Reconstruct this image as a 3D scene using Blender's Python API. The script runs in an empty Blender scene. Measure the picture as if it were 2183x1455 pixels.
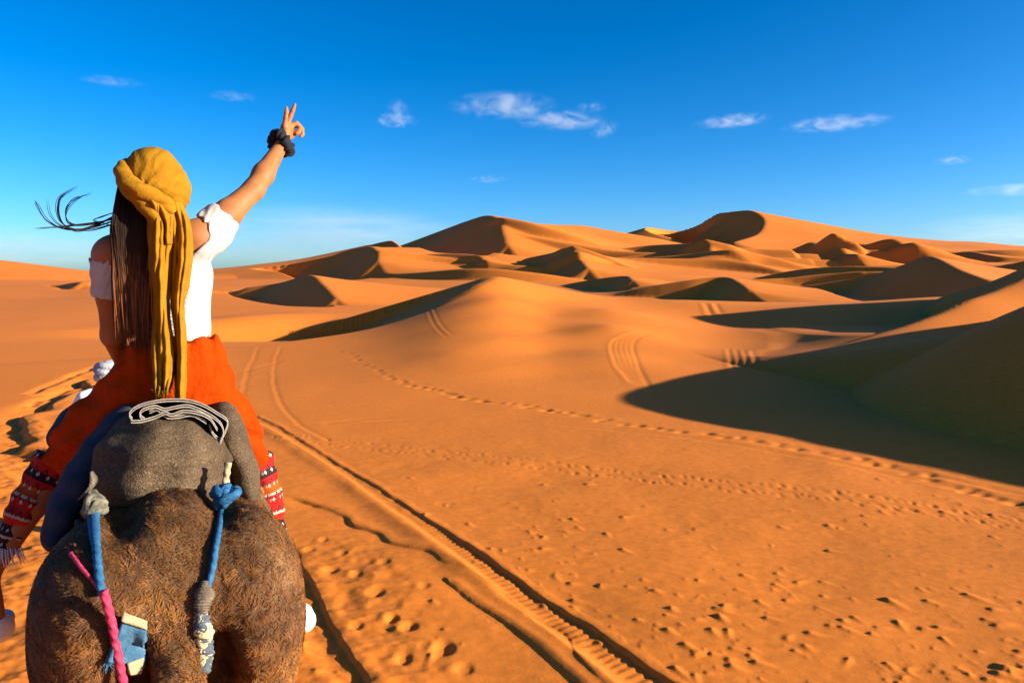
import bpy, bmesh, math, random
import numpy as np
from mathutils import Vector, Matrix

random.seed(7)
rng = np.random.default_rng(11)
SC = bpy.context.scene
COL = SC.collection
R = math.radians

# ------------------------------------------------------------------ camera
CAM_H = 2.5
PITCH = R(5.31)
FOC = 1577.0                      # focal length in photograph pixels (2183 wide)
cam = bpy.data.cameras.new("camera")
cam.sensor_width = 36.0
cam.lens = FOC / 2183.0 * 36.0
cam.clip_start = 0.05
cam.clip_end = 40000.0
cam_o = bpy.data.objects.new("camera", cam)
COL.objects.link(cam_o)
cam_o.location = (0, 0, CAM_H)
cam_o.rotation_euler = (R(90) - PITCH, 0, 0)
SC.camera = cam_o

# ------------------------------------------------------------------ sun and sky
SUN_EL = R(15.0)
SUN_AZ = R(-12.0)                 # measured from +X; negative = behind the camera
S_H = np.array([math.cos(SUN_AZ), math.sin(SUN_AZ)])
SUN_V = Vector((S_H[0] * math.cos(SUN_EL), S_H[1] * math.cos(SUN_EL), math.sin(SUN_EL)))
sun = bpy.data.lights.new("sun", 'SUN')
sun.energy = 5.0
sun.angle = R(0.53)
sun.color = (1.0, 0.97, 0.86)
sun_o = bpy.data.objects.new("sun", sun)
COL.objects.link(sun_o)
sun_o.location = (60, -20, 60)
sun_o.rotation_euler = SUN_V.to_track_quat('Z', 'Y').to_euler()

world = bpy.data.worlds.new("World")
SC.world = world
world.use_nodes = True
wt = world.node_tree
wt.nodes.clear()
w_out = wt.nodes.new("ShaderNodeOutputWorld")
w_bg = wt.nodes.new("ShaderNodeBackground")
w_sky = wt.nodes.new("ShaderNodeTexSky")
w_sky.sky_type = 'NISHITA'
w_sky.sun_disc = False
w_sky.sun_elevation = SUN_EL
w_sky.sun_rotation = math.pi / 2 - SUN_AZ
w_sky.altitude = 0
w_sky.air_density = 1.0
w_sky.ozone_density = 2.5
w_sky.air_density = 0.6
w_sky.dust_density = 0.75
w_gray = wt.nodes.new("ShaderNodeVectorMath"); w_gray.operation = 'DOT_PRODUCT'
w_gray.inputs[1].default_value = (1 / 3, 1 / 3, 1 / 3)
w_sat = wt.nodes.new("ShaderNodeMix"); w_sat.data_type = 'RGBA'; w_sat.clamp_factor = False
w_sat.inputs[0].default_value = 1.7
w_max = wt.nodes.new("ShaderNodeVectorMath"); w_max.operation = 'MAXIMUM'
w_max.inputs[1].default_value = (0, 0, 0)
w_bg.inputs[1].default_value = 0.064
w_scl = wt.nodes.new("ShaderNodeVectorMath"); w_scl.operation = 'SCALE'
w_scl.inputs["Scale"].default_value = 0.879
w_gam = wt.nodes.new("ShaderNodeGamma")
w_gam.inputs[1].default_value = 1.15
wt.links.new(w_sky.outputs[0], w_scl.inputs[0])
wt.links.new(w_scl.outputs[0], w_gam.inputs[0])
wt.links.new(w_gam.outputs[0], w_gray.inputs[0])
wt.links.new(w_gray.outputs["Value"], w_sat.inputs[6])
wt.links.new(w_gam.outputs[0], w_sat.inputs[7])
wt.links.new(w_sat.outputs[2], w_max.inputs[0])
wt.links.new(w_max.outputs[0], w_bg.inputs[0])
wt.links.new(w_bg.outputs[0], w_out.inputs[0])

SC.view_settings.view_transform = 'Standard'
SC.view_settings.look = 'None'
SC.view_settings.exposure = 1.40
SC.view_settings.gamma = 1.0
SC.view_settings.use_curve_mapping = False
SC.render.engine = 'CYCLES'
SC.cycles.max_bounces = 6
SC.cycles.diffuse_bounces = 3

# ------------------------------------------------------------------ helpers
CP, SP = math.cos(PITCH), math.sin(PITCH)
def pix(u, v, d):
    """point of the place seen at photograph pixel (u, v), d metres ahead"""
    cx = (u - 1091.5) / FOC; cy = (727.5 - v) / FOC
    y = CP + cy * SP; z = -SP + cy * CP
    return np.array([cx * d / y, d, CAM_H + z * d / y])
def flat(u, v, z=0.0):
    """where the ray through pixel (u, v) meets the level z"""
    cx = (u - 1091.5) / FOC; cy = (727.5 - v) / FOC
    y = CP + cy * SP; zz = -SP + cy * CP
    t = (z - CAM_H) / zz
    return np.array([cx * t, y * t])
def sstep(a, b, x):
    t = np.clip((x - a) / (b - a), 0, 1)
    return t * t * (3 - 2 * t)

def link(o, parent=None):
    COL.objects.link(o)
    if parent is not None: o.parent = parent
    return o
def mesh_obj(name, verts, faces, mat=None, parent=None, smooth=True):
    me = bpy.data.meshes.new(name)
    verts = np.asarray(verts, dtype=np.float32)
    if isinstance(faces, np.ndarray):
        n = faces.shape[1]
        me.vertices.add(len(verts)); me.vertices.foreach_set("co", verts.ravel())
        me.loops.add(faces.size); me.loops.foreach_set("vertex_index", faces.ravel().astype(np.int32))
        me.polygons.add(len(faces))
        me.polygons.foreach_set("loop_start", np.arange(0, faces.size, n, dtype=np.int32))
        me.polygons.foreach_set("loop_total", np.full(len(faces), n, dtype=np.int32))
        me.update(calc_edges=True)
    else:
        me.from_pydata([tuple(map(float, v)) for v in verts], [], faces); me.update()
    if smooth:
        me.polygons.foreach_set("use_smooth", np.ones(len(me.polygons), dtype=bool))
    o = bpy.data.objects.new(name, me)
    if mat: me.materials.append(mat)
    return link(o, parent)
def tag(o, label=None, cat=None, group=None, kind=None):
    if label: o['label'] = label
    if cat: o['category'] = cat
    if group: o['group'] = group
    if kind: o['kind'] = kind
    return o

# periodic-free value noise on numpy arrays
_PERM = rng.random((256, 256)).astype(np.float32)
def vnoise(x, y):
    xi = np.floor(x).astype(np.int64); yi = np.floor(y).astype(np.int64)
    fx = (x - xi).astype(np.float32); fy = (y - yi).astype(np.float32)
    fx = fx * fx * (3 - 2 * fx); fy = fy * fy * (3 - 2 * fy)
    g = lambda a, b: _PERM[a & 255, b & 255]
    return (g(xi, yi) * (1 - fx) * (1 - fy) + g(xi + 1, yi) * fx * (1 - fy)
            + g(xi, yi + 1) * (1 - fx) * fy + g(xi + 1, yi + 1) * fx * fy) * 2 - 1
def fbm(x, y, o=4):
    s = 0; a = 1.0
    for i in range(o):
        s = s + a * vnoise(x * 2 ** i + 17.3 * i, y * 2 ** i + 9.1 * i); a *= 0.5
    return s

# ------------------------------------------------------------------ materials
def new_mat(name):
    m = bpy.data.materials.new(name); m.use_nodes = True
    nt = m.node_tree
    b = nt.nodes["Principled BSDF"]
    return m, nt, b
def ramp(nt, stops):
    n = nt.nodes.new("ShaderNodeValToRGB")
    cr = n.color_ramp
    while len(cr.elements) < len(stops): cr.elements.new(0.5)
    for e, (p, c) in zip(cr.elements, stops):
        e.position = p; e.color = (*c, 1) if len(c) == 3 else c
    return n
def tex(nt, kind, scale, detail=4, coord="Object", **kw):
    tc = nt.nodes.new("ShaderNodeTexCoord")
    n = nt.nodes.new(kind)
    n.inputs["Scale"].default_value = scale
    if "Detail" in n.inputs: n.inputs["Detail"].default_value = detail
    for k, v in kw.items():
        n.inputs[k].default_value = v
    nt.links.new(tc.outputs[coord], n.inputs["Vector"])
    return n
def add_bump(nt, b, src, strength, dist, chain=None):
    n = nt.nodes.new("ShaderNodeBump")
    n.inputs["Strength"].default_value = strength
    n.inputs["Distance"].default_value = dist
    nt.links.new(src, n.inputs["Height"])
    if chain: nt.links.new(chain.outputs[0], n.inputs["Normal"])
    nt.links.new(n.outputs[0], b.inputs["Normal"])
    return n

def sand_material():
    m, nt, b = new_mat("desert_sand")
    n1 = tex(nt, "ShaderNodeTexNoise", 0.09, 5)
    r1 = ramp(nt, [(0.3, (0.61, 0.160, 0.016)), (0.7, (0.68, 0.182, 0.021))])
    nt.links.new(n1.outputs[0], r1.inputs[0])
    n2 = tex(nt, "ShaderNodeTexNoise", 14.0, 6)
    r2 = ramp(nt, [(0.3, (0.88, 0.87, 0.86)), (0.7, (1.06, 1.05, 1.04))])
    nt.links.new(n2.outputs[0], r2.inputs[0])
    mx = nt.nodes.new("ShaderNodeMix"); mx.data_type = 'RGBA'; mx.blend_type = 'MULTIPLY'
    mx.inputs[0].default_value = 1.0
    nt.links.new(r1.outputs[0], mx.inputs[6]); nt.links.new(r2.outputs[0], mx.inputs[7])
    nt.links.new(mx.outputs[2], b.inputs["Base Color"])
    b.inputs["Roughness"].default_value = 0.9
    b.inputs["Specular IOR Level"].default_value = 0.12
    n3 = tex(nt, "ShaderNodeTexNoise", 40.0, 5)
    b1 = add_bump(nt, b, n3.outputs[0], 0.16, 0.010)
    n4 = tex(nt, "ShaderNodeTexNoise", 400.0, 2)
    add_bump(nt, b, n4.outputs[0], 0.35, 0.0016, b1)
    return m
M_SAND = sand_material()

# ------------------------------------------------------------------ terrain
def far_base(x, y):
    d = np.sqrt(x * x + y * y)
    az = np.arctan2(x, np.maximum(y, 1e-3))
    right = np.interp(d, [0, 18, 30, 50, 80, 150, 250, 340, 500, 900],
                      [0, 0, .0, .0, 0.2, 2.5, 7.0, 12., 12., 6.])
    left = np.interp(d, [0, 18, 30, 50, 80, 150, 250, 400, 900],
                     [0, 0, .0, .0, .2, 1.0, 2.2, 2.5, 2.0])
    w = sstep(-0.42, -0.02, az)
    h = left * (1 - w) + right * w
    h = np.where(y < 0, 0.0, h)
    amp = np.interp(d, [0, 12, 40, 120, 300], [0.0, .02, .07, .4, 1.0])
    h = h + amp * fbm(x / (6 + d * .12) + 3.1, y / (6 + d * .12), 2)
    h = h + 0.02 * fbm(x * .8, y * .8, 2) * np.clip(20 / (d + 5), 0, 1)
    return h

def gauss1(x, y, cx, cy, sx, sy, ang, h):
    c, s = math.cos(ang), math.sin(ang)
    a = ((x - cx) * c + (y - cy) * s) / sx; b = (-(x - cx) * s + (y - cy) * c) / sy
    return h * np.exp(-(a * a + b * b))


# the near dunes: a smooth body of sand through surveyed points, cut by two slip faces
def _col(u, *zs):
    k = (u - 1091.5) / FOC
    return [(k * d, d, z) for d, z in zs]
BODY = ([(x, 10, 0) for x in (-24, -12, -4, 4, 12)] + [(-26, 18, 0), (-15, 18, 0), (-8, 16, 0), (-26, 28, 0), (-17, 25, .0), (-26, 40, 0)]
    + [tuple(pix(*p)) for p in ((470, 739, 24.3), (560, 731, 25.0), (680, 716, 26.6), (800, 696, 28.4), (900, 664, 30.4), (975, 630, 32.2),
                                (1020, 604, 33.6), (1050, 590, 35.2), (1047, 588, 37.5), (1052, 590, 39.5), (1085, 602, 43))]
    + _col(700, (21, .05), (17, 0)) + _col(850, (24, .35), (20, .15), (15, 0)) + _col(950, (28, .95), (24, .62), (20, .32), (17, .08), (14.5, .0))
    + _col(1060, (30, 1.38), (26, .90), (22, .52), (18, .17), (15, .02)) + _col(1165, (33, 1.2), (29, .80), (25, .49), (21, .21), (17.5, .05), (14.5, 0))
    + _col(1300, (38, 1.15), (30, 1.0), (25, .72), (20, .30), (17, .06), (14.5, 0)) + _col(1450, (38, 1.08), (30, .5), (25, .25), (20, .08), (16, .02))
    + _col(1570, (38, 1.0), (30, .3), (22, .10), (18, .04), (14, .0)) + _col(1700, (36, .95), (30, .7), (24, .25), (19.4, .12), (16, .04))
    + _col(1850, (33, 1.3), (20, .22)) + _col(1960, (31, 1.6)) + _col(2183, (30, 2.3))
    + [(10.3, 21.4, .42), (12.4, 22.5, .82), (14.7, 24, 1.45), (18, 26, 2.43), (16, 21.9, .5), (13.2, 21.0, .33), (19.3, 23.9, 1.5), (20.6, 21.7, .6), (12, 17, .1), (16, 18, .2)]
    + [(20.5, 27.2, 3.4), (24, 29.5, 5.0), (28, 30, 5.2), (26, 22, 1.5), (12, 12, .1), (24, 36, 2.2), (26, 44, 1.5),
       (15, 46, .8), (4, 46, .8), (-4, 46, 1.2), (-14, 46, .0), (-9, 38, 1.0), (-4, 38, 2.2), (-2.6, 41, 2.3), (-15, 34, .1)])
BODY = np.array(BODY, dtype=np.float64)
def _tps(r2): return np.where(r2 > 1e-12, r2 * np.log(np.maximum(r2, 1e-12)), 0) * 0.5
def _fit():
    n = len(BODY)
    d2 = ((BODY[:, None, :2] - BODY[None, :, :2]) ** 2).sum(-1)
    A = np.zeros((n + 3, n + 3))
    A[:n, :n] = _tps(d2) + np.eye(n) * 0.4
    A[:n, n] = 1; A[:n, n + 1:] = BODY[:, :2]; A[n, :n] = 1; A[n + 1:, :n] = BODY[:, :2].T
    return np.linalg.solve(A, np.concatenate([BODY[:, 2], np.zeros(3)]))
_BW = _fit()
def body_height(x, y):
    h = _BW[-3] + _BW[-2] * x + _BW[-1] * y
    for k in range(len(BODY)):
        h = h + _BW[k] * _tps((x - BODY[k, 0]) ** 2 + (y - BODY[k, 1]) ** 2)
    return h
def _dense(P, n=50):
    P = np.array(P, dtype=np.float64)
    Q = np.vstack([2 * P[0] - P[1], P, 2 * P[-1] - P[-2]])
    t = np.linspace(0, len(P) - 1 - 1e-6, n); i = t.astype(int); f = (t - i)[:, None]
    p0, p1, p2, p3 = Q[i], Q[i + 1], Q[i + 2], Q[i + 3]
    return 0.5 * (2 * p1 + (p2 - p0) * f + (2 * p0 - 5 * p1 + 4 * p2 - p3) * f * f + (3 * p1 - p0 - 3 * p2 + p3) * f ** 3)
SLIP = []
def slip_face(P, side, slope, reach=None):
    C = _dense(P, 320)[:, :2]
    T = np.gradient(C, axis=0); T /= np.linalg.norm(T, axis=1)[:, None]
    N = np.stack([T[:, 1], -T[:, 0]], 1) * side
    Z = body_height(C[:, 0], C[:, 1])
    SLIP.append((C, N, Z, slope, reach))
slip_face([pix(*p)[:2] for p in ((430, 743, 23.7), (470, 739, 24.3), (560, 731, 25.0), (680, 716, 26.6), (800, 696, 28.4), (900, 664, 30.4), (975, 630, 32.2),
                                 (1020, 604, 33.6), (1050, 590, 35.2), (1047, 588, 37.5), (1052, 590, 39.5), (1085, 602, 43), (1140, 612, 46))], -1, 0.29)
slip_face([(8.8, 20.6), (10.3, 21.4), (12.4, 22.5), (14.7, 24), (18, 26), (20.5, 27.2), (24, 29.5), (28, 30), (34, 29)], -1, 0.5, 2.5)
def near_height(x, y):
    z = body_height(x, y)
    for C, N, Z, slope, reach in SLIP:
        best = np.full_like(x, 1e9); sd = np.zeros_like(x); zc = np.zeros_like(x)
        for k in range(len(C)):
            dx = x - C[k, 0]; dy = y - C[k, 1]
            r2 = dx * dx + dy * dy
            g = r2 < best
            best[g] = r2[g]; zc[g] = Z[k]
            sd[g] = (dx * N[k, 0] + dy * N[k, 1])[g]
        r = np.sqrt(best)
        lee = np.clip(sd / np.maximum(r, 1e-6), 0, 1)
        cap = zc - slope * np.where(sd > 0, sd, sd * .6)
        floor = hollow(x, y) if reach is None else np.maximum(hollow(x, y), np.minimum(z, .45))
        lim = np.maximum(cap, floor); q = np.maximum(.22 - np.abs(z - lim), 0) / .22
        low = np.minimum(z, lim) - q * q * .22 * .25
        z = np.where(sd > -.6, z + (low - z) * np.where(sd > 0, np.maximum(sstep(0.15, 0.5, lee), sstep(.8, 0, r)), sstep(.6, 0, r)) * (sstep(14, 9, r) if reach is None else sstep(1.5, 1.0, r / ((zc + .1) / slope * reach))), z)
    return z
def hollow(x, y):
    return gauss1(x, y, -11.5, 34.5, 7, 4.5, 0, -1.0) + np.clip((y - 25) * .11, 0, 1.2) * sstep(3, 9, x)

def base_height(x, y):
    x = np.asarray(x, dtype=np.float64); y = np.asarray(y, dtype=np.float64)
    h = far_base(x, y)
    m = (x > -26) & (x < 29) & (y > 9) & (y < 47)
    if m.any():
        X = x[m]; Y = y[m]
        w = sstep(-26, -20, X) * sstep(29, 24, X) * sstep(9, 12, Y) * sstep(47, 40, Y)
        h[m] = h[m] * (1 - w) + (near_height(X, Y) + h[m] * 0.35) * w
    return h
DUNES = []
def dune(pts, lee=1, slee=0.62, sw=0.16, st=None, n=130, world=False, soft=0.0, conc=1.0, smooth=True, cut=True, dig=None, rise=0.22, dome=False, depth=0):
    """pts: crest as (u, v, distance).  lee=+1: the steep side is to the right of the walk along the crest,
    -1: to its left, 0: both sides gentle."""
    P = np.array([p if world else pix(*p) for p in pts], dtype=np.float64)
    # Catmull-Rom resample
    Q = np.vstack([2 * P[0] - P[1], P, 2 * P[-1] - P[-2]])
    L = np.concatenate([[0], np.cumsum(np.linalg.norm(np.diff(P[:, :2], axis=0), axis=1))])
    t = np.linspace(0, L[-1], n)
    out = []
    for tt in t:
        i = min(np.searchsorted(L, tt, side='right') - 1, len(P) - 2)
        f = (tt - L[i]) / (L[i + 1] - L[i])
        if smooth:
            p0, p1, p2, p3 = Q[i], Q[i + 1], Q[i + 2], Q[i + 3]
            out.append(0.5 * ((2 * p1) + (-p0 + p2) * f + (2 * p0 - 5 * p1 + 4 * p2 - p3) * f * f + (-p0 + 3 * p1 - 3 * p2 + p3) * f ** 3))
        else:
            out.append(P[i] * (1 - f) + P[i + 1] * f)
    C = np.array(out)
    T = np.gradient(C[:, :2], axis=0); T /= np.linalg.norm(T, axis=1)[:, None] + 1e-9
    N = np.stack([T[:, 1], -T[:, 0]], 1) * (lee if lee else 1)
    H = C[:, 2] - base_height(C[:, 0], C[:, 1])
    DUNES.append(dict(C=C, N=N, H=np.maximum(H, 0.02), slee=slee if lee else sw, sw=sw, slat=(0.65 * slee if lee else sw), conc=conc, soft=max(soft, 0.004 * C[:, 1].mean()), cut=bool(cut and lee), dig=0.25 * H.max() if dig is None else dig, rise=rise, dome=dome, depth=depth))

# ---- rounded ridges
dune([(800, 527, 175), (860, 527, 178), (960, 530, 180), (1060, 540, 170)], lee=0, sw=0.17)
dune([(1066, 462, 240), (1120, 474, 260), (1190, 479, 280), (1250, 482, 290), (1330, 502, 300), (1400, 510, 295)], lee=0, sw=0.20, n=160)
dune([(1320, 503, 350), (1400, 480, 350), (1470, 463, 348), (1560, 451, 340)], lee=0, sw=0.30)
dune([(1625, 464, 318), (1700, 490, 330), (1790, 508, 340), (1860, 499, 335), (1960, 512, 330), (2090, 516, 320), (2230, 532, 320)], lee=0, sw=0.30)
dune([(-60, 548, 140), (0, 562, 145), (70, 573, 150), (150, 581, 155)], lee=0, sw=0.10)
# ---- dune beyond the right edge that throws the big shadow
dune([(24, 20, 2.0), (20.5, 19.9, 2.5), (17.6, 19.3, 2.5), (14.7, 17.6, 2.35), (12.0, 14.8, 2.35), (10.9, 12.4, 2.35), (13.2, 9.6, 2.5),
      (15.5, 6.5, 2.5), (18, 2, 2.2), (21, -4, 1.5)], lee=1, dig=0, cut=False, soft=.7, n=120, slee=0.6, sw=0.25, world=True)
# ---- middle distance
dune([(530, 612, 80), (600, 602, 78), (662, 586, 72), (692, 606, 64), (720, 635, 57)], sw=0.15)
dune([(1290, 634, 70), (1380, 612, 69), (1470, 597, 68), (1545, 590, 67), (1578, 602, 62), (1600, 619, 58)], sw=0.14, n=120)
dune([(1175, 613, 95), (1250, 598, 92), (1330, 588, 85), (1350, 596, 78)], sw=0.14)
dune([(1690, 612, 86), (1850, 588, 82), (1940, 560, 76), (1985, 546, 72), (2050, 575, 62), (2100, 594, 55)], sw=0.2)
dune([(1590, 598, 115), (1700, 575, 112), (1800, 568, 106), (1900, 572, 100), (1960, 590, 90)], sw=0.20)
dune([(1125, 550, 158), (1180, 538, 152), (1208, 529, 143), (1236, 550, 125), (1256, 572, 112)], sw=0.20)
dune([(1325, 535, 200), (1400, 526, 195), (1470, 528, 182), (1525, 550, 160)], sw=0.20)
dune([(1645, 548, 195), (1715, 531, 188), (1765, 536, 175), (1832, 557, 150)], sw=0.20)
dune([(1835, 552, 175), (1900, 541, 170), (1960, 544, 160)], sw=0.20)
dune([(1890, 530, 260), (1920, 520, 255), (1980, 532, 235)], sw=0.17)
dune([(2000, 548, 190), (2060, 536, 185), (2120, 545, 170), (2200, 550, 165)], sw=0.20)
dune([(2060, 580, 110), (2120, 570, 105), (2230, 552, 100)], sw=0.20)
dune([(690, 553, 175), (740, 534, 172), (788, 525, 165), (808, 538, 150), (808, 556, 135)], sw=0.15, n=160)
dune([(480, 580, 290), (520, 573, 280), (543, 567, 270), (562, 580, 250)], sw=0.20)
# ---- far mountains of sand
dune([(845, 527, 300), (940, 492, 275), (1000, 470, 255), (1040, 459, 240), (1066, 468, 225), (1076, 495, 205), (1084, 522, 188)], sw=0.22, n=180, dig=1.5, rise=.5)
dune([(1560, 451, 335), (1602, 449, 318), (1630, 468, 295), (1618, 497, 270), (1565, 516, 250)], slee=.78, sw=0.26, n=150, dig=1.0, rise=.6)
dune([(120, 609, 95), (160, 602, 92), (178, 601, 88)], sw=0.14)

def dune_height(x, y):
    h = np.zeros_like(x)
    for D in DUNES:
        C, N, H = D['C'], D['N'], D['H']
        reach = max(2 * H.max() / D['sw'], 4 * (H.max() + D['dig']) / D['slee'] + D['dig'] / max(D['rise'], .05)) + 1
        lo = C[:, :2].min(0) - reach; hi = C[:, :2].max(0) + reach
        m = (x > lo[0]) & (x < hi[0]) & (y > lo[1]) & (y < hi[1])
        idx = np.nonzero(m)[0]
        if not len(idx): continue
        X = x[idx].astype(np.float32); Y = y[idx].astype(np.float32)
        best = np.full_like(X, -1e3)
        cap = np.full_like(X, -1e6); capw = np.zeros_like(X)
        for k in range(len(C)):
            dx = X - np.float32(C[k, 0]); dy = Y - np.float32(C[k, 1])
            r = np.sqrt(dx * dx + dy * dy) + np.float32(1e-4)
            a = (dx * np.float32(N[k, 0]) + dy * np.float32(N[k, 1])) / r
            w = np.clip((a + 0.25) / 0.6, 0, 1); w = w * w * (3 - 2 * w)
            sl = D['sw'] + (D['slat'] - D['sw']) * np.square(1 - np.minimum(a * a, 1))
            s = sl + (D['slee'] - sl) * w
            if D['soft']: r = np.sqrt(r * r + D['soft'] ** 2) - np.float32(D['soft'])
            q = s * r / np.float32(H[k])
            if D['dome']: wf = 0.5 + 0.5 * np.cos(np.minimum(q * 0.5, 1) * np.float32(math.pi))
            else: wf = np.square(np.maximum(1 - 0.5 * q, 0))
            f = (1 - q) * w + wf * (1 - w)
            np.maximum(best, f * np.float32(H[k]), out=best)
            if D['cut']:
                c = np.float32(H[k]) - np.float32(D['slee']) * r
                np.maximum(cap, c, out=cap)
        if D['cut']:
            # which side of the crest a point lies on, averaged over the nearby crest
            tau = np.float32(max(0.06 * H.max(), 1.5 * D['slee'] * np.linalg.norm(C[1, :2] - C[0, :2])))
            ws = np.zeros_like(X) + np.float32(1e-9)
            near = np.nonzero(cap > -(3.0 * H.max() + 3 * D['dig'] + 1))[0]
            Xn, Yn, cn = X[near], Y[near], cap[near]; wn = np.full(len(near), 1e-9, np.float32); cw = np.zeros(len(near), np.float32)
            for k in range(len(C)):
                dx = Xn - np.float32(C[k, 0]); dy = Yn - np.float32(C[k, 1])
                r = np.sqrt(dx * dx + dy * dy) + np.float32(1e-4)
                w = np.clip(((dx * np.float32(N[k, 0]) + dy * np.float32(N[k, 1])) / r + 0.25) / 0.6, 0, 1)
                if D['soft']: r = np.sqrt(r * r + D['soft'] ** 2) - np.float32(D['soft'])
                e = np.exp(np.maximum((np.float32(H[k]) - np.float32(D['slee']) * r - cn) / tau, -30))
                wn += e; cw += e * w * w * (3 - 2 * w)
            capw[near] = cw / wn
            dig = np.float32(D['dig']); hm = np.float32(H.max())
            cap = np.maximum(cap, -dig + (-cap - dig) * np.float32(D['rise']))
            far = sstep(0.2, 1.2, cap / (hm + dig) * (cap > 0) * 0 + np.maximum(0, cap - best) / (2.2 * (hm + dig)))
            cap = cap + (1 - capw) * 2.5 * (hm + dig) + far * 4 * hm
            if D['depth']: cap = np.maximum(cap, h[idx] - np.float32(D['depth']))
            h[idx] = np.minimum(h[idx], cap)
        else:
            best = np.maximum(best, 0)
        if D.get('add'): h[idx] += best
        else: h[idx] = np.maximum(h[idx], best)
    return h

def terrain_height(x, y):
    return base_height(x, y) + dune_height(x, y)

# low dunes scattered over the far slopes, each standing on what is already there
_r = np.random.default_rng(31)
_new = []
for _i in range(30):
    _d = _r.uniform(85, 215); _u = _r.uniform(820, 2250); _k = (_u - 1091.5) / FOC
    _L = _r.uniform(12, 26) * (_d / 160) ** .6; _h = _r.uniform(.9, 2.2) * (_d / 160) ** .6; _a = _r.uniform(-1.05, -.30)
    _c = np.array([_k * _d, _d]); _t = np.array([math.cos(_a), math.sin(_a)]); _n = np.array([-_t[1], _t[0]]) * _r.uniform(-.25, .35)
    _Q = np.array([_c + _t * s_ * _L + _n * b_ * _L for s_, b_ in ((-1, 0), (-.45, .6), (.05, 1.0), (.5, .7), (.95, -.1))])
    _h = min(_h, 2.6); _f = np.array([.05, .7, 1.0, .75, .05])
    _new.append((np.c_[_Q, base_height(_Q[:, 0].copy(), _Q[:, 1].copy()) + _h * _f], _r.uniform(.12, .20)))
for _P, _s in _new:
    dune([tuple(p) for p in _P], sw=_s, world=True, n=130, cut=False)
    DUNES[-1]['add'] = True

FINE = 0.105
def build_ground(stamps=None):
    az = np.concatenate([np.arange(-180, -38, 3.0), np.arange(-37, 37.01, FINE), np.arange(37.25, 64, .3), np.arange(64.5, 90, 1.0), np.arange(92, 181, 2.0)])
    az = np.unique(np.round(az, 4)); az = R(1) * az[:-1] if abs(az[-1] - 180) < 1e-6 else R(1) * az
    rad = [0.4]
    while rad[-1] < 900:
        d = rad[-1]
        rad.append(d * (1.02 if d < 3 else 1.004 if d < 13 else 1.003 if d < 45 else 1.0048 if d < 400 else 1.02))
    rad = np.array(rad)
    A, D = np.meshgrid(az, rad)
    X = (np.sin(A) * D).ravel(); Y = (np.cos(A) * D).ravel()
    Z = terrain_height(X, Y)
    if stamps: Z = stamps(X, Y, Z, az, rad)
    nr, na = len(rad), len(az)
    i = np.arange(nr - 1)[:, None] * na; j = np.arange(na)[None, :]
    jn = (j + 1) % na
    F = np.stack([(i + j), (i + jn), (i + na + jn), (i + na + j)], -1).reshape(-1, 4)
    V = np.stack([X, Y, Z], 1)
    # close the small hole under the camera and run on to the horizon
    n0 = len(V)
    V = np.vstack([V, [[0, 0, 0]]])
    ring = np.stack([np.sin(az) * 30000, np.cos(az) * 30000, np.full(na, -30.0)], 1)
    V = np.vstack([V, ring])
    last = (nr - 1) * na
    j = np.arange(na); jn = (j + 1) % na
    F2 = np.stack([last + j, last + jn, n0 + 1 + jn, n0 + 1 + j], 1)
    F3 = np.stack([np.full(na, n0), jn, j, j], 1)
    F = np.vstack([F, F2])
    o = mesh_obj("ground", V, F[:, ::-1].copy(), M_SAND)
    tag(o, kind='structure')
    o['label'] = "orange desert sand with wind-shaped dunes, tyre ruts and footprints"
    return o

# ------------------------------------------------------------------ tracks, footprints and crusts pressed into the sand
def hit(u, v):
    a = pix(u, v, 1.0) - np.array([0, 0, CAM_H])
    t = 2 * 1.004 ** np.arange(1000)
    P = a[None] * t[:, None]
    k = np.nonzero(P[:, 2] + CAM_H < terrain_height(P[:, 0], P[:, 1]))[0]
    return P[k[0], :2] if len(k) else None

class Stamper:
    def __init__(s, X, Y, Z): s.X, s.Y, s.Z = X, Y, Z
    def line(s, pts, width, fn, world=False, wob=0.0, wl=1.0, fade=0.0):
        """fn(signed distance to the right, arc length) -> height to add"""
        P = np.array([p if world else flat(*p) for p in pts])
        n = 60 if len(P) > 2 else 12
        C = _dense(np.c_[P, np.zeros(len(P))], n)[:, :2]
        lo = C.min(0) - width; hi = C.max(0) + width
        idx = np.nonzero((s.X > lo[0]) & (s.X < hi[0]) & (s.Y > lo[1]) & (s.Y < hi[1]))[0]
        if not len(idx): return
        x = s.X[idx]; y = s.Y[idx]
        if wob:
            x = x + wob * vnoise(x / wl + 5.1, y / wl); y = y + wob * vnoise(x / wl, y / wl + 7.7)
        best = np.full(len(x), 1e9); sd = np.zeros(len(x)); al = np.zeros(len(x)); L = 0.0
        for k in range(len(C) - 1):
            a, b = C[k], C[k + 1]; d = b - a; l = math.hypot(*d)
            if l < 1e-6: continue
            d = d / l
            px = x - a[0]; py = y - a[1]
            t = np.clip(px * d[0] + py * d[1], 0, l)
            qx = px - t * d[0]; qy = py - t * d[1]
            r2 = qx * qx + qy * qy
            g = r2 < best
            best[g] = r2[g]
            side = np.where(px * d[1] - py * d[0] > 0, 1.0, -1.0)
            sd[g] = (np.sqrt(r2) * side)[g]; al[g] = (t + L)[g]
            L += l
        r = np.sqrt(best)
        m = sstep(width, width * 0.7, r)
        if fade: m = m * sstep(0, fade, al) * sstep(0, fade, L - al)
        s.Z[idx] += fn(sd, al) * m
    def spot(s, cx, cy, reach, fn):
        idx = np.nonzero((np.abs(s.X - cx) < reach) & (np.abs(s.Y - cy) < reach))[0]
        if len(idx): s.Z[idx] += fn(s.X[idx] - cx, s.Y[idx] - cy)

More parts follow.
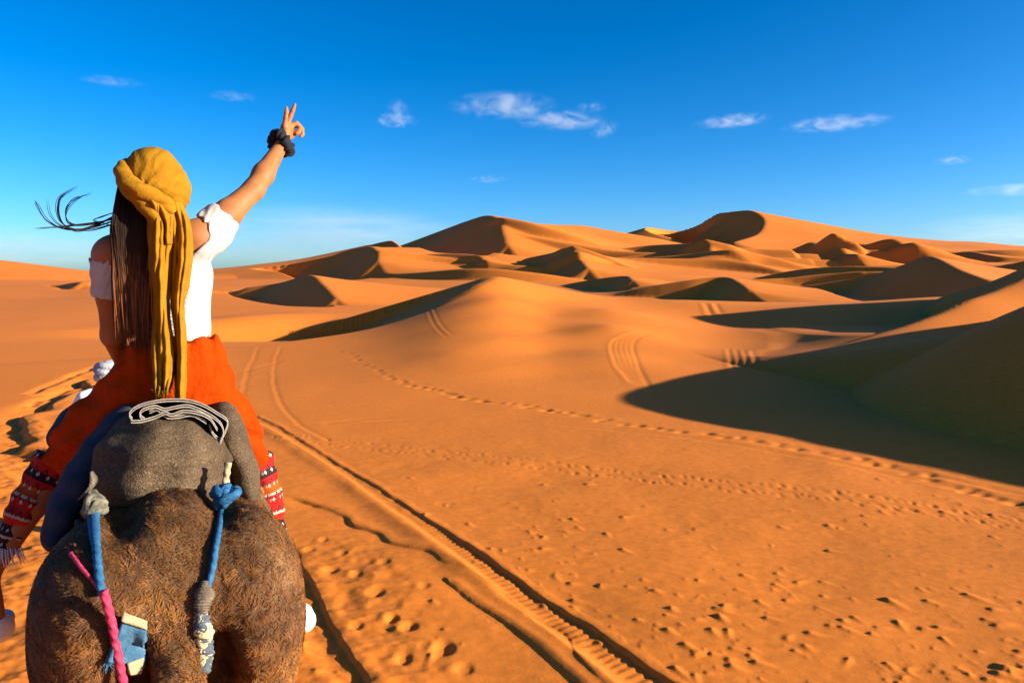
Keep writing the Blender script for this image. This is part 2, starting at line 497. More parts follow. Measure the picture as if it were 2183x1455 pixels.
def press_tracks(X, Y, Z, az, rad):
    front = np.nonzero((Y > 1.5) & (Y < 46) & (np.abs(X) < 0.86 * Y + 1))[0]
    x, y, z = X[front].copy(), Y[front].copy(), Z[front].copy()
    near = np.nonzero(y < 24)[0]
    S = Stamper(x[near], y[near], z[near])
    g = lambda d, w: np.exp(-(d / w) ** 2)
    rg = np.random.default_rng(5)
    # trodden, churned ground on the left and under the camels
    xs, ys = S.X, S.Y
    pu = 1091.5 + FOC * xs / np.maximum(ys, .1)
    path = sstep(560, 330, pu + (ys - 9) * 14) * sstep(13.5, 11.0, ys) + sstep(1000, 820, pu + (ys - 5) * 60) * sstep(7.5, 6.0, ys) * .55
    path = np.clip(path, 0, 1)
    rid = 1 - np.abs(vnoise(xs * 3.1, ys * 4.6)) * 2
    rid2 = vnoise(xs * 8 + 3, ys * 11)
    S.Z += path * (0.014 * rid + 0.009 * rid2 + 0.007 * vnoise(xs * 17, ys * 23))
    # calm windblown surface elsewhere
    S.Z += (1 - path) * (0.0022 * vnoise(xs * 5.5, ys * 8.5) + 0.0012 * vnoise(xs * 13, ys * 17)) * sstep(16, 9, ys)
    # the big tyre rut: ledge, treaded floor, berm
    led = lambda dep, w: (lambda d, a: np.where(d < 0, -dep * sstep(0.012, -0.028, d) * np.exp(-(np.minimum(d, 0) / w) ** 2), 0.010 * g(d - .05, .05)))
    L1 = [(545, 885), (600, 912), (690, 968), (790, 1030), (870, 1082), (960, 1140), (1080, 1222), (1200, 1300), (1300, 1368), (1460, 1476), (1620, 1580)]
    def floor(d, a):
        cut = -0.026 * sstep(0.008, -0.012, d) * sstep(-0.30, -0.15, d) * (1 - .62 * sstep(1.5, 6.5, a)) * (1 + .18 * vnoise(a * 1.3, a * 0))
        tread = 0.003 * np.sin(a * 2 * math.pi / 0.075) * sstep(-.02, -.05, d) * sstep(-.22, -.17, d)
        return cut + tread + 0.006 * g(d - .04, .05) + 0.003 * vnoise(a * 6, d * 9) * (np.abs(d) < .1)
    S.line(L1[::-1], 0.5, floor, wob=.02, wl=.25)
    L2 = [(500, 880), (570, 912), (660, 966), (740, 1022), (830, 1088), (930, 1164), (1030, 1241), (1130, 1318), (1230, 1398), (1330, 1478), (1420, 1550)]
    S.line(L2[::-1], 0.6, lambda d, a: 0.030 * np.where(d > 0, g(d, .05), g(d, .15)) * (0.9 + .15 * vnoise(a * 1.7, 0 * a)), wob=.012, wl=.4)
    # ragged second rut
    L3 = [(590, 1058), (680, 1080), (740, 1105), (800, 1132), (900, 1182), (985, 1217), (1060, 1266), (1150, 1316), (1260, 1418), (1340, 1500)]
    S.line(L3[::-1], 0.7, lambda d, a: -0.017 * sstep(0.012, -0.012, d) * np.exp(-(np.minimum(d, 0) / .2) ** 2) * (0.75 + .6 * vnoise(a * 2.3, a * 0)) + .007 * g(d - .08, .08), wob=.10, wl=.35, fade=.5)
    S.line([(960, 1245), (1000, 1272), (1073, 1323), (1176, 1406), (1240, 1466)][::-1], 0.3, led(.006, .1), wob=.015, wl=.3)
    # deep rut close to the camel
    L4 = [(628, 1165), (665, 1240), (702, 1310), (742, 1380), (795, 1470), (840, 1550)]
    S.line(L4[::-1], 0.5, lambda d, a: -0.028 * sstep(0.012, -0.02, d) * sstep(-.28, -.10, d) + .008 * g(d - .07, .07), wob=.03, wl=.2, fade=.5)
    # rutted edge on the far left
    Lf = [(232, 790), (170, 826), (110, 858), (60, 884), (22, 912), (30, 935), (62, 965), (110, 1000), (150, 1030)]
    S.line(Lf[::-1], 1.2, lambda d, a: -0.10 * sstep(-0.05, 0.08, -d) * np.exp(-(np.minimum(d, 0) / .45) ** 2) + .03 * g(d - .2, .2), wob=.22, wl=.6)
    for k, o in enumerate((0, 22, 40)):
        S.line([(60, 838 + o), (120, 812 + o), (170, 792 + o), (230, 772 + o), (300, 750 + o)], 0.6, lambda d, a: -.036 * g(d, .09) + .018 * g(d - .2, .12), wob=.06, wl=.5)
    # lighter tracks further off
    for L, dep, w in (([(600, 742), (588, 770), (586, 812), (597, 852), (622, 886), (662, 916), (705, 936)], .005, .05),
                      ([(552, 745), (530, 790), (520, 840), (536, 880)], .005, .06),
                      ([(470, 800), (520, 790), (600, 770)], .007, .08),
                      ([(640, 905), (900, 884), (1250, 897), (1500, 927), (1850, 987), (2183, 1052)], .006, .07),
                      ([(700, 900), (1000, 893), (1300, 915), (1600, 955), (1900, 1010), (2183, 1072)], .005, .07)):
        S.line(L, .5, lambda d, a, dep=dep, w=w: -dep * g(d, w) + dep * .5 * g(d - 1.7 * w, w), wob=.03, wl=.6)
    # footprints across the plain
    fp = _dense([(*flat(*p), 0) for p in ((655, 772), (728, 756), (800, 794), (870, 822), (960, 842), (1040, 856), (1130, 868), (1235, 886),
                                         (1400, 915), (1620, 946), (1850, 984), (2030, 1036), (2183, 1075))][1:], 64)
    for k, p in enumerate(fp):
        jx, jy = rg.normal(0, .06, 2); an = rg.normal(.25, .25); c, s_ = math.cos(an), math.sin(an)
        q = rg.uniform(.55, 1.0) * min(1, p[1] / 12)
        S.spot(p[0] + jx, p[1] + jy + (k % 2) * .1, .5, lambda dx, dy: -.030 * q * np.exp(-((dx * c + dy * s_) / .09) ** 2 - ((-dx * s_ + dy * c) / .055) ** 2)
               + .008 * q * np.exp(-((dx * c + dy * s_ - .15) / .08) ** 2 - ((-dx * s_ + dy * c) / .1) ** 2))
    # stitched line of small paw or bicycle marks
    bt = _dense([(*flat(*p), 0) for p in ((600, 930), (700, 941), (950, 968), (1250, 1002), (1500, 1031), (1800, 1062), (2000, 1090), (2183, 1118))], 170)
    for k, p in enumerate(bt):
        for off in (-.10, .12):
            jx, jy = rg.normal(0, .035, 2); q = rg.uniform(.4, 1.1)
            S.spot(p[0] + jx + off, p[1] + jy + off, .16, lambda dx, dy: -.0065 * q * np.exp(-(dx / .026) ** 2 - (dy / .04) ** 2) + .002 * q * np.exp(-((dx - .05) / .04) ** 2 - (dy / .05) ** 2))
    # hoof pits beside the rut
    for u, v, r, dep in ((706, 1215, .055, .05), (800, 1262, .065, .055), (836, 1316, .05, .06), (872, 1332, .06, .05), (944, 1378, .075, .075),
                         (660, 1172, .05, .03), (730, 1180, .05, .03), (760, 1225, .045, .03), (905, 1250, .04, .025), (690, 1150, .05, .03), (905, 1372, .04, .02),
                         (760, 1330, .05, .035), (860, 1400, .05, .04), (990, 1420, .05, .035), (820, 1200, .05, .03)):
        c = flat(u, v)
        dep *= .36; r *= rg.uniform(.65, .95)
        S.spot(c[0], c[1], .4, lambda dx, dy: -dep * np.exp(-((dx / (r * 1.15)) ** 2 + (dy / (r * 1.4)) ** 2) ** 2) + dep * .35 * np.exp(-((dx + r * 1.9) / r) ** 2 - (dy / (1.6 * r)) ** 2))
    # small wind crusts standing proud of the plain
    n = 0
    while n < 460:
        u = rg.uniform(640, 2260); v = 1010 + 470 * rg.random() ** 0.8
        # keep to the right of the rut
        edge = np.interp(v, [1010, 1140, 1300, 1480], [760, 960, 1200, 1470])
        if u < edge and not (rg.random() < .22 and u > 640 and v > 1120): continue
        if vnoise(np.array([u / 170.]), np.array([v / 90.]))[0] < rg.uniform(-.75, .55): continue
        c = flat(u, v); n += 1
        q = rg.random() ** 2.2; hgt = .004 + .016 * q; r = .010 + .016 * q + .005 * rg.random()
        an = rg.normal(-.6, .5); ca, sa = math.cos(an), math.sin(an); tail = rg.uniform(1.5, 4.5)
        def crust(dx, dy):
            a = dx * ca + dy * sa; b = -dx * sa + dy * ca
            a = np.where(a > 0, a / tail, a * 1.15)
            rr = np.sqrt((a / r) ** 2 + (b / r) ** 2)
            return hgt * np.maximum(1 - rr / 2.2, 0) ** 2
        S.spot(c[0], c[1], .28, crust)
    z[near] = S.Z
    # tyre tracks climbing the dune faces
    far = np.nonzero(y > 14)[0]
    S = Stamper(x[far], y[far], z[far])
    def bundle(A, B, n, dep, w):
        A = [hit(*p) for p in A]; B = [hit(*p) for p in B]
        for i in range(n):
            f = i / (n - 1)
            L = [a * (1 - f) + b * f for a, b in zip(A, B)]
            S.line(L, w * 3.4, lambda d, a: -dep * g(d, w) + dep * .6 * g(d - 1.6 * w, w), world=True, fade=1.2)
    bundle([(1402, 706), (1330, 716), (1306, 735), (1314, 772), (1334, 800), (1352, 826)], [(1410, 712), (1372, 716), (1350, 735), (1360, 775), (1378, 812), (1396, 842)], 5, .011, .07)
    bundle([(1553, 741), (1560, 770), (1570, 806)], [(1602, 744), (1612, 775), (1622, 800)], 4, .009, .08)
    bundle([(1503, 645), (1513, 665), (1520, 682)], [(1524, 645), (1532, 660), (1540, 672)], 2, .022, .14)
    bundle([(912, 660), (925, 690), (955, 722)], [(922, 655), (940, 690), (972, 720)], 2, .005, .06)
    z[far] = S.Z
    Z = Z.copy(); Z[front] = z
    return Z
build_ground(press_tracks)

# ------------------------------------------------------------------ thin clouds: real volumes far away
def cloud_material(name, dens, scale, lo, hi):
    m = bpy.data.materials.new(name); m.use_nodes = True; nt = m.node_tree; nt.nodes.clear()
    out = nt.nodes.new("ShaderNodeOutputMaterial"); pv = nt.nodes.new("ShaderNodeVolumePrincipled")
    tc = nt.nodes.new("ShaderNodeTexCoord"); oi = nt.nodes.new("ShaderNodeObjectInfo")
    mp = nt.nodes.new("ShaderNodeVectorMath"); mp.operation = 'MULTIPLY'; mp.inputs[1].default_value = scale
    ad = nt.nodes.new("ShaderNodeVectorMath"); ad.operation = 'ADD'
    rn = nt.nodes.new("ShaderNodeMath"); rn.operation = 'MULTIPLY'; rn.inputs[1].default_value = 40.0
    nt.links.new(oi.outputs["Random"], rn.inputs[0]); nt.links.new(tc.outputs["Object"], mp.inputs[0]); nt.links.new(mp.outputs[0], ad.inputs[0]); nt.links.new(rn.outputs[0], ad.inputs[1])
    nz = nt.nodes.new("ShaderNodeTexNoise"); nz.inputs["Scale"].default_value = 1.0; nz.inputs["Detail"].default_value = 5; nz.inputs["Distortion"].default_value = .6
    nt.links.new(ad.outputs[0], nz.inputs["Vector"])
    mr = nt.nodes.new("ShaderNodeMapRange"); mr.inputs["From Min"].default_value = lo; mr.inputs["From Max"].default_value = hi
    nt.links.new(nz.outputs[0], mr.inputs[0])
    ln = nt.nodes.new("ShaderNodeVectorMath"); ln.operation = 'LENGTH'; nt.links.new(tc.outputs["Object"], ln.inputs[0])
    fd = nt.nodes.new("ShaderNodeMapRange"); fd.interpolation_type = 'SMOOTHSTEP'; fd.inputs["From Min"].default_value = 1.0; fd.inputs["From Max"].default_value = .25
    nt.links.new(ln.outputs["Value"], fd.inputs[0])
    mu = nt.nodes.new("ShaderNodeMath"); mu.operation = 'MULTIPLY'; nt.links.new(mr.outputs[0], mu.inputs[0]); nt.links.new(fd.outputs[0], mu.inputs[1])
    m2 = nt.nodes.new("ShaderNodeMath"); m2.operation = 'MULTIPLY'; m2.inputs[1].default_value = dens; nt.links.new(mu.outputs[0], m2.inputs[0])
    nt.links.new(m2.outputs[0], pv.inputs["Density"])
    pv.inputs["Color"].default_value = (.97, .97, .97, 1); pv.inputs["Anisotropy"].default_value = .15
    nt.links.new(pv.outputs[0], out.inputs["Volume"])
    return m
M_CLOUD = cloud_material("thin_cloud", .0046, (3.6, 1.2, 1.5), .42, .70)
M_WISP = cloud_material("faint_wisp", .0022, (3.4, 1.2, 1.5), .40, .72)
M_VEIL = cloud_material("low_veil", .0010, (2.4, 1.0, 3.6), .30, .72)
bm = bmesh.new(); bmesh.ops.create_icosphere(bm, subdivisions=3, radius=1.0)
CLOUD_MESH = {}
for m in (M_CLOUD, M_WISP, M_VEIL):
    me = bpy.data.meshes.new("cloud"); bm.to_mesh(me); me.materials.append(m); CLOUD_MESH[m.name] = me
bm.free()
def cloud(u0, u1, v0, v1, mat, label, d=4200.0, deep=1.0, roll=0.0):
    c = pix((u0 + u1) / 2, (v0 + v1) / 2, d); k = d / FOC
    o = bpy.data.objects.new("cloud", CLOUD_MESH[mat.name]); link(o)
    o.location = c; o.scale = ((u1 - u0) / 2 * k, max((u1 - u0) * .3 * k, 120) * deep, (v1 - v0) / 2 * k)
    o.rotation_euler = (0, roll, math.atan2(-c[0], c[1]))
    tag(o, label, "cloud", "thin clouds low in the blue sky")
cloud(945, 1205, 196, 256, M_CLOUD, "largest white cloud, above the left sand peak and broken at its edges")
cloud(1080, 1310, 236, 278, M_CLOUD, "flat streak joined under the right end of the largest cloud", roll=.03)
cloud(1222, 1298, 217, 240, M_WISP, "tiny wisp just right of the largest cloud")
cloud(1250, 1328, 258, 296, M_WISP, "small slanting wisp below the right end of the flat streak", roll=-.25)
cloud(790, 900, 240, 274, M_CLOUD, "small flat cloud between the raised hand and the largest cloud", d=4300)
cloud(818, 880, 208, 262, M_WISP, "faint curl rising from the small flat cloud beside the raised hand", d=4350, roll=.7)
cloud(1470, 1650, 242, 274, M_CLOUD, "smooth oval cloud directly above the right sand peak", roll=-.04)
cloud(1660, 1905, 246, 280, M_CLOUD, "long flat cloud right of the oval one, rightmost of the bright clouds", roll=-.02)
cloud(165, 315, 163, 185, M_WISP, "thin white dash high above the yellow headscarf, nearest the left edge")
cloud(440, 555, 195, 216, M_WISP, "faint dash left of the raised hand, higher than it")
cloud(1985, 2075, 331, 353, M_WISP, "short faint dash low on the right, above the far ridge")
cloud(2040, 2300, 388, 420, M_WISP, "pale streak at the right edge just above the far ridge")
cloud(990, 1090, 372, 392, M_WISP, "very faint smudge above the left sand peak, under the largest cloud")
cloud(300, 1080, 425, 585, M_VEIL, "wide pale veil of cloud low behind the raised arm", d=6500, deep=.6)
cloud(-340, 300, 470, 600, M_VEIL, "whitish bank low at the left edge behind the rider's hair", d=6500, deep=.7)
cloud(1900, 2500, 440, 560, M_VEIL, "pale haze bank low at the right edge beyond the ridge", d=6500, deep=.5)

# ------------------------------------------------------------------ smooth solids: distance fields meshed with surface nets
RIDE = R(25.3)                                   # the camel walks 25 degrees to the left of the view
E_X = np.array([math.cos(RIDE), math.sin(RIDE), 0.0]); E_Y = np.array([-math.sin(RIDE), math.cos(RIDE), 0.0])
def to_world(P):
    P = np.asarray(P, dtype=np.float64)
    return P[..., 0:1] * E_X + P[..., 1:2] * E_Y + P[..., 2:3] * np.array([0, 0, 1.0])
def rp(u, v, Y):
    """point (x across, y along the walk, z up) seen at pixel (u, v) at distance Y along the walk"""
    a = pix(u, v, 1.0) - np.array([0, 0, CAM_H])
    t = Y / (a @ E_Y)
    p = a * t
    return np.array([p @ E_X, Y, CAM_H + p[2]])
def lerp(a, b, t): return np.asarray(a) * (1 - t) + np.asarray(b) * t

class Solid:
    def __init__(s, lo, hi, res):
        s.lo = np.array(lo, float); s.res = res
        n = np.ceil((np.array(hi) - s.lo) / res).astype(int) + 1
        s.n = n
        s.ax = [(s.lo[i] + np.arange(n[i]) * res).astype(np.float32) for i in range(3)]
        s.F = np.full(n, 0.5, np.float32)
    def block(s, lo, hi):
        i0 = np.maximum(((np.array(lo) - s.lo) / s.res).astype(int) - 1, 0)
        i1 = np.minimum(((np.array(hi) - s.lo) / s.res).astype(int) + 2, s.n)
        sl = tuple(slice(a, max(b, a)) for a, b in zip(i0, i1))
        X = s.ax[0][sl[0]][:, None, None]; Y = s.ax[1][sl[1]][None, :, None]; Z = s.ax[2][sl[2]][None, None, :]
        return sl, X, Y, Z
    def join(s, sl, d, k):
        a = s.F[sl]
        if k > 0:
            h = np.maximum(k - np.abs(a - d), 0) / k
            s.F[sl] = np.minimum(a, d) - h * h * k * 0.25
        else: s.F[sl] = np.minimum(a, d)
    def cone(s, a, b, ra, rb, k=0.02, m=0.10):
        a = np.asarray(a, float); b = np.asarray(b, float); r = max(ra, rb) + k + m
        sl, X, Y, Z = s.block(np.minimum(a, b) - r, np.maximum(a, b) + r)
        d = b - a; L2 = float(d @ d) + 1e-12
        t = np.clip(((X - a[0]) * d[0] + (Y - a[1]) * d[1] + (Z - a[2]) * d[2]) / L2, 0, 1).astype(np.float32)
        q = np.sqrt((X - a[0] - t * d[0]) ** 2 + (Y - a[1] - t * d[1]) ** 2 + (Z - a[2] - t * d[2]) ** 2) - (ra + (rb - ra) * t)
        s.join(sl, q.astype(np.float32), k)
    def chain(s, pts, rad, k=0.02):
        for i in range(len(pts) - 1): s.cone(pts[i], pts[i + 1], rad[i], rad[i + 1], k)
    def _ell(s, c, r, rot, pad):
        c = np.asarray(c, float); r = np.asarray(r, float); R_ = r.max() + pad
        sl, X, Y, Z = s.block(c - R_, c + R_)
        M = np.eye(3) if rot is None else np.array(rot)
        q = [(X - c[0]) * M[0, i] + (Y - c[1]) * M[1, i] + (Z - c[2]) * M[2, i] for i in range(3)]
        k0 = np.sqrt(sum((q[i] / r[i]) ** 2 for i in range(3))); k1 = np.sqrt(sum((q[i] / r[i] ** 2) ** 2 for i in range(3)))
        return sl, (k0 * (k0 - 1) / np.maximum(k1, 1e-6)).astype(np.float32)
    def ell(s, c, r, k=0.03, rot=None):
        sl, d = s._ell(c, r, rot, k + .10); s.join(sl, d, k)
    def carve(s, c, r, k=0.01, rot=None):
        sl, d = s._ell(c, r, rot, k + .05)
        a = s.F[sl]; d = -d
        h = np.maximum(k - np.abs(a - d), 0) / k
        s.F[sl] = np.maximum(a, d) + h * h * k * 0.25
    def cut(s, fn):
        """keep where fn(X, Y, Z) < 0"""
        s.F = np.maximum(s.F, fn(s.ax[0][:, None, None], s.ax[1][None, :, None], s.ax[2][None, None, :]).astype(np.float32))
    def shift(s, fn):
        s.F = s.F + fn(s.ax[0][:, None, None], s.ax[1][None, :, None], s.ax[2][None, None, :]).astype(np.float32)
    def mesh(s, relax=2):
        F = s.F.copy()
        for ax in range(3):
            for e in (0, -1):
                sl = [slice(None)] * 3; sl[ax] = e; F[tuple(sl)] = np.maximum(F[tuple(sl)], 0.01)
        nx, ny, nz = F.shape
        ins = F < 0
        c = np.zeros((nx - 1, ny - 1, nz - 1), np.int8)
        for i in (0, 1):
            for j in (0, 1):
                for k in (0, 1): c += ins[i:nx - 1 + i, j:ny - 1 + j, k:nz - 1 + k]
        act = (c > 0) & (c < 8)
        idx = np.full(act.shape, -1, np.int64); cells = np.argwhere(act); idx[act] = np.arange(len(cells))
        acc = np.zeros((len(cells), 3)); cnt = np.zeros(len(cells))
        cor = np.array([(i, j, k) for i in (0, 1) for j in (0, 1) for k in (0, 1)])
        val = np.stack([F[cells[:, 0] + a, cells[:, 1] + b, cells[:, 2] + d] for a, b, d in cor], 1).astype(np.float64)
        for p in range(8):
            for q in range(p + 1, 8):
                if np.abs(cor[p] - cor[q]).sum() != 1: continue
                m = (val[:, p] < 0) != (val[:, q] < 0)
                t = val[m, p] / (val[m, p] - val[m, q])
                acc[m] += cor[p] + (cor[q] - cor[p]) * t[:, None]; cnt[m] += 1
        V = s.lo + (cells + acc / cnt[:, None]) * s.res
        Q = []
        for ax in range(3):
            b, d = (ax + 1) % 3, (ax + 2) % 3
            A = np.moveaxis(ins, ax, 0); diff = A[1:] != A[:-1]
            e = np.argwhere(diff); first = A[:-1][diff]
            pos = np.zeros((len(e), 3), int)
            others = [i for i in range(3) if i != ax]
            pos[:, ax] = e[:, 0]; pos[:, others[0]] = e[:, 1]; pos[:, others[1]] = e[:, 2]
            ok = (pos[:, b] > 0) & (pos[:, d] > 0) & (pos[:, b] < F.shape[b] - 1) & (pos[:, d] < F.shape[d] - 1)
            pos = pos[ok]; first = first[ok]
            def g(ob, od):
                q = pos.copy(); q[:, b] -= ob; q[:, d] -= od
                return idx[q[:, 0], q[:, 1], q[:, 2]]
            q = np.stack([g(1, 1), g(0, 1), g(0, 0), g(1, 0)], 1)
            q[~first] = q[~first][:, ::-1]
            Q.append(q)
        Q = np.vstack(Q); Q = Q[(Q >= 0).all(1)]
        for _ in range(relax):
            S = np.zeros_like(V); n = np.zeros(len(V))
            for a, b in ((0, 1), (1, 2), (2, 3), (3, 0)):
                np.add.at(S, Q[:, a], V[Q[:, b]]); np.add.at(n, Q[:, a], 1)
                np.add.at(S, Q[:, b], V[Q[:, a]]); np.add.at(n, Q[:, b], 1)
            V = V * .5 + .5 * S / np.maximum(n, 1)[:, None]
        a, b, c_ = V[Q[:, 0]], V[Q[:, 1]], V[Q[:, 2]]
        if np.einsum('ij,ij->i', a, np.cross(b, c_)).sum() < 0: Q = Q[:, ::-1].copy()
        return V, Q

def sphere_in(c, r):
    return lambda X, Y, Z: np.sqrt((X - c[0]) ** 2 + (Y - c[1]) ** 2 + (Z - c[2]) ** 2) - r

class Thing:
    """an Empty at the thing's base; parts are added in ride-frame coordinates"""
    def __init__(s, name, base, label, cat, group=None):
        s.base = to_world(base)
        s.o = bpy.data.objects.new(name, None); s.o.empty_display_size = .1
        link(s.o); s.o.location = s.base
        tag(s.o, label, cat, group)
    def part(s, name, V, F, mat, parent=None, smooth=True):
        W = to_world(V) - s.base
        return mesh_obj(name, W, F, mat, parent or s.o, smooth)

def tube(P, rad, seg=8, closed=True, twist=0.0, strands=0, depth=0.0):
    """tube along points P (n,3); rad scalar or array; strands>0 gives laid rope lobes"""
    P = np.asarray(P, float); n = len(P)
    rad = np.broadcast_to(np.asarray(rad, float), (n,))
    T = np.gradient(P, axis=0); T /= np.linalg.norm(T, axis=1)[:, None] + 1e-12
    up = np.array([0.0, 0, 1]) if abs(T[0, 2]) < .9 else np.array([1.0, 0, 0])
    N = np.zeros_like(P); v = np.cross(T[0], up); v /= np.linalg.norm(v)
    for i in range(n):
        v = v - T[i] * (v @ T[i]); v /= np.linalg.norm(v) + 1e-12; N[i] = v
    B = np.cross(T, N)
    L = np.concatenate([[0], np.cumsum(np.linalg.norm(np.diff(P, axis=0), axis=1))])
    a = np.arange(seg) / seg * 2 * math.pi
    ph = a[None, :] + 0 * L[:, None]
    rr = rad[:, None] * np.ones_like(ph)
    if strands: rr = rr * (1 + depth * np.abs(np.cos((ph * strands + L[:, None] * twist) / 2)) - depth * .5)
    V = P[:, None, :] + rr[..., None] * (np.cos(ph)[..., None] * N[:, None, :] + np.sin(ph)[..., None] * B[:, None, :])
    V = V.reshape(-1, 3)
    i = np.arange(n - 1)[:, None] * seg; j = np.arange(seg)[None, :]; jn = (j + 1) % seg
    F = np.stack([i + j, i + jn, i + seg + jn, i + seg + j], -1).reshape(-1, 4)
    # end caps
    c0 = len(V); V = np.vstack([V, P[:1], P[-1:]])
    j = np.arange(seg); jn = (j + 1) % seg
    F = np.vstack([F, np.stack([np.full(seg, c0), jn, j, np.full(seg, c0)], 1)[:, :4], np.stack([np.full(seg, c0 + 1), (n - 1) * seg + j, (n - 1) * seg + jn, np.full(seg, c0 + 1)], 1)])
    F = [tuple(dict.fromkeys(f)) for f in F.tolist()]
    return V, F
def spline(P, n):
    return _dense(np.asarray(P, float), n)
def merge(parts):
    V = []; F = []; o = 0
    for v, f in parts:
        V.append(np.asarray(v)); F += [tuple(int(i) + o for i in q) for q in (f.tolist() if isinstance(f, np.ndarray) else f)]; o += len(v)
    return np.vstack(V), F
def sheet(G, thick):
    """closed cloth from a grid of points G (m,n,3)"""
    m, n, _ = G.shape
    du = np.gradient(G, axis=0); dv = np.gradient(G, axis=1)
    N = np.cross(du, dv); N /= np.linalg.norm(N, axis=2, keepdims=True) + 1e-12
    A = (G + N * thick * .5).reshape(-1, 3); B = (G - N * thick * .5).reshape(-1, 3)
    V = np.vstack([A, B]); K = m * n
    id_ = np.arange(K).reshape(m, n)
    q = np.stack([id_[:-1, :-1], id_[1:, :-1], id_[1:, 1:], id_[:-1, 1:]], -1).reshape(-1, 4)
    F = [q, q[:, ::-1] + K]
    rim = np.concatenate([id_[0, :], id_[1:, -1], id_[-1, -2::-1], id_[-2:0:-1, 0]])
    rn = np.roll(rim, -1)
    F.append(np.stack([rim, rn, rn + K, rim + K], 1))
    return V, np.vstack(F)

# ------------------------------------------------------------------ fabrics, skin, hide
def mottled(name, stops, scale, rough=0.85, bump=None, detail=5, sheen=0.0, coord="Object", spec=0.2):
    m, nt, b = new_mat(name)
    n = tex(nt, "ShaderNodeTexNoise", scale, detail, coord)
    r = ramp(nt, stops); nt.links.new(n.outputs[0], r.inputs[0]); nt.links.new(r.outputs[0], b.inputs["Base Color"])
    b.inputs["Roughness"].default_value = rough
    b.inputs["Specular IOR Level"].default_value = spec
    if sheen:
        b.inputs["Sheen Weight"].default_value = sheen
    ch = None
    for (kind, sc, st, di) in bump or []:
        q = tex(nt, kind, sc, 3, coord)
        ch = add_bump(nt, b, q.outputs[0], st, di, ch)
    return m
NO, VO, WA = "ShaderNodeTexNoise", "ShaderNodeTexVoronoi", "ShaderNodeTexWave"
M_HIDE = mottled("camel_hide", [(.3, (.045, .019, .007)), (.55, (.11, .05, .018)), (.75, (.20, .10, .04))], 9, .9, [(NO, 60, .6, .01)])
M_FUR = None
def fur_material():
    m, nt, b = new_mat("camel_fur")
    a = nt.nodes.new("ShaderNodeAttribute"); a.attribute_name = "tint"; a.attribute_type = 'GEOMETRY'
    r = ramp(nt, [(0.0, (.022, .008, .002)), (.4, (.100, .031, .0045)), (.75, (.235, .081, .012)), (1.0, (.40, .160, .034))])
    nt.links.new(a.outputs["Fac"], r.inputs[0]); nt.links.new(r.outputs[0], b.inputs["Base Color"])
    b.inputs["Roughness"].default_value = .7; b.inputs["Specular IOR Level"].default_value = .25
    return m
M_FUR = fur_material()

# ------------------------------------------------------------------ the camel
CAMEL = Thing("camel", (0, 2.7, 0), "brown woolly camel seen from behind carrying the rider in the yellow headscarf", "camel")
def build_camel():
    S = Solid((-.62, 1.45, -.02), (.62, 5.5, 2.5), .021)
    S.ell((-.006, 2.16, 1.655), (.312, .34, .255), .05)
    S.ell((0, 2.75, 1.52), (.35, .75, .36), .12)
    S.ell((0, 3.45, 1.50), (.25, .36, .40), .12)
    S.ell((0, 2.72, 1.80), (.20, .42, .17), .10)                      # hump under the saddle
    S.cone((0, 1.95, 1.73), (0, 2.42, 1.855), .080, .088, .05)         # spine
    for s in (-1, 1):
        S.ell((s * .165, 2.03, 1.67), (.150, .22, .20), .06)           # haunch
        S.cone((s * .17, 2.13, 1.50), (s * .225, 2.36, 1.12), .16, .10, .10)
        S.cone((s * .155, 1.97, 1.55), (s * .17, 2.05, 1.20), .135, .10, .08)
        S.chain([(s * .225, 2.34, 1.14), (s * .205, 2.02, .76), (s * .20, 2.06, .40), (s * .20, 2.12, .12)], [.105, .062, .046, .05], .03)
        S.ell((s * .20, 2.17, .045), (.085, .12, .06), .03)
        S.chain([(s * .20, 3.46, 1.40), (s * .21, 3.42, 1.08), (s * .19, 3.47, .66), (s * .19, 3.44, .14)], [.13, .095, .062, .048], .04)
        S.ell((s * .19, 3.48, .045), (.09, .12, .06), .03)
    S.chain([(0, 3.62, 1.52), (0, 4.05, 1.36), (0, 4.45, 1.55), (0, 4.68, 1.92), (0, 4.76, 2.10)], [.21, .145, .105, .085, .09], .05)
    S.chain([(0, 4.74, 2.11), (0, 4.95, 2.08), (0, 5.18, 1.99)], [.105, .085, .058], .03)
    for s in (-1, 1):
        S.cone((s * .075, 4.70, 2.18), (s * .13, 4.66, 2.24), .022, .012, .01)
        S.ell((s * .068, 4.93, 2.115), (.028, .03, .026), .02)
    S.cone((0, 1.93, 1.60), (0, 1.835, 1.52), .062, .052, .05)         # tail root
    S.chain([(0, 1.835, 1.55), (.003, 1.775, 1.42), (.008, 1.775, 1.20), (.012, 1.80, 1.0)], [.052, .046, .038, .026], .02)
    S.carve((-.092, 1.80, 1.47), (.050, .22, .20), .04); S.carve((.098, 1.80, 1.46), (.048, .22, .20), .04)
    S.chain([(0, 1.87, 1.62), (0, 1.775, 1.54), (.003, 1.735, 1.42), (.008, 1.735, 1.20), (.012, 1.76, 1.0)], [.055, .054, .050, .042, .030], .02)
    S.carve((-.118, 2.10, 1.905), (.042, .22, .070), .05); S.carve((.118, 2.10, 1.905), (.042, .22, .070), .05)
    return S.mesh(3)
CV, CF = build_camel()
camel_body = CAMEL.part("body", CV, CF, M_HIDE)
from mathutils.bvhtree import BVHTree
_tri = CF.tolist()
CAMEL_BVH = BVHTree.FromPolygons([tuple(v) for v in CV.tolist()], _tri)
def on_camel(u, v, lift=0.0, default=1.95):
    """where the ray through a pixel meets the camel (ride frame)"""
    a = rp(u, v, 1.0) - np.array([0, 0, CAM_H]); a /= np.linalg.norm(a)
    h = CAMEL_BVH.ray_cast(Vector((0, 0, CAM_H)), Vector(a))
    if h[0] is None: return rp(u, v, default)
    return np.array(h[0]) - a * lift

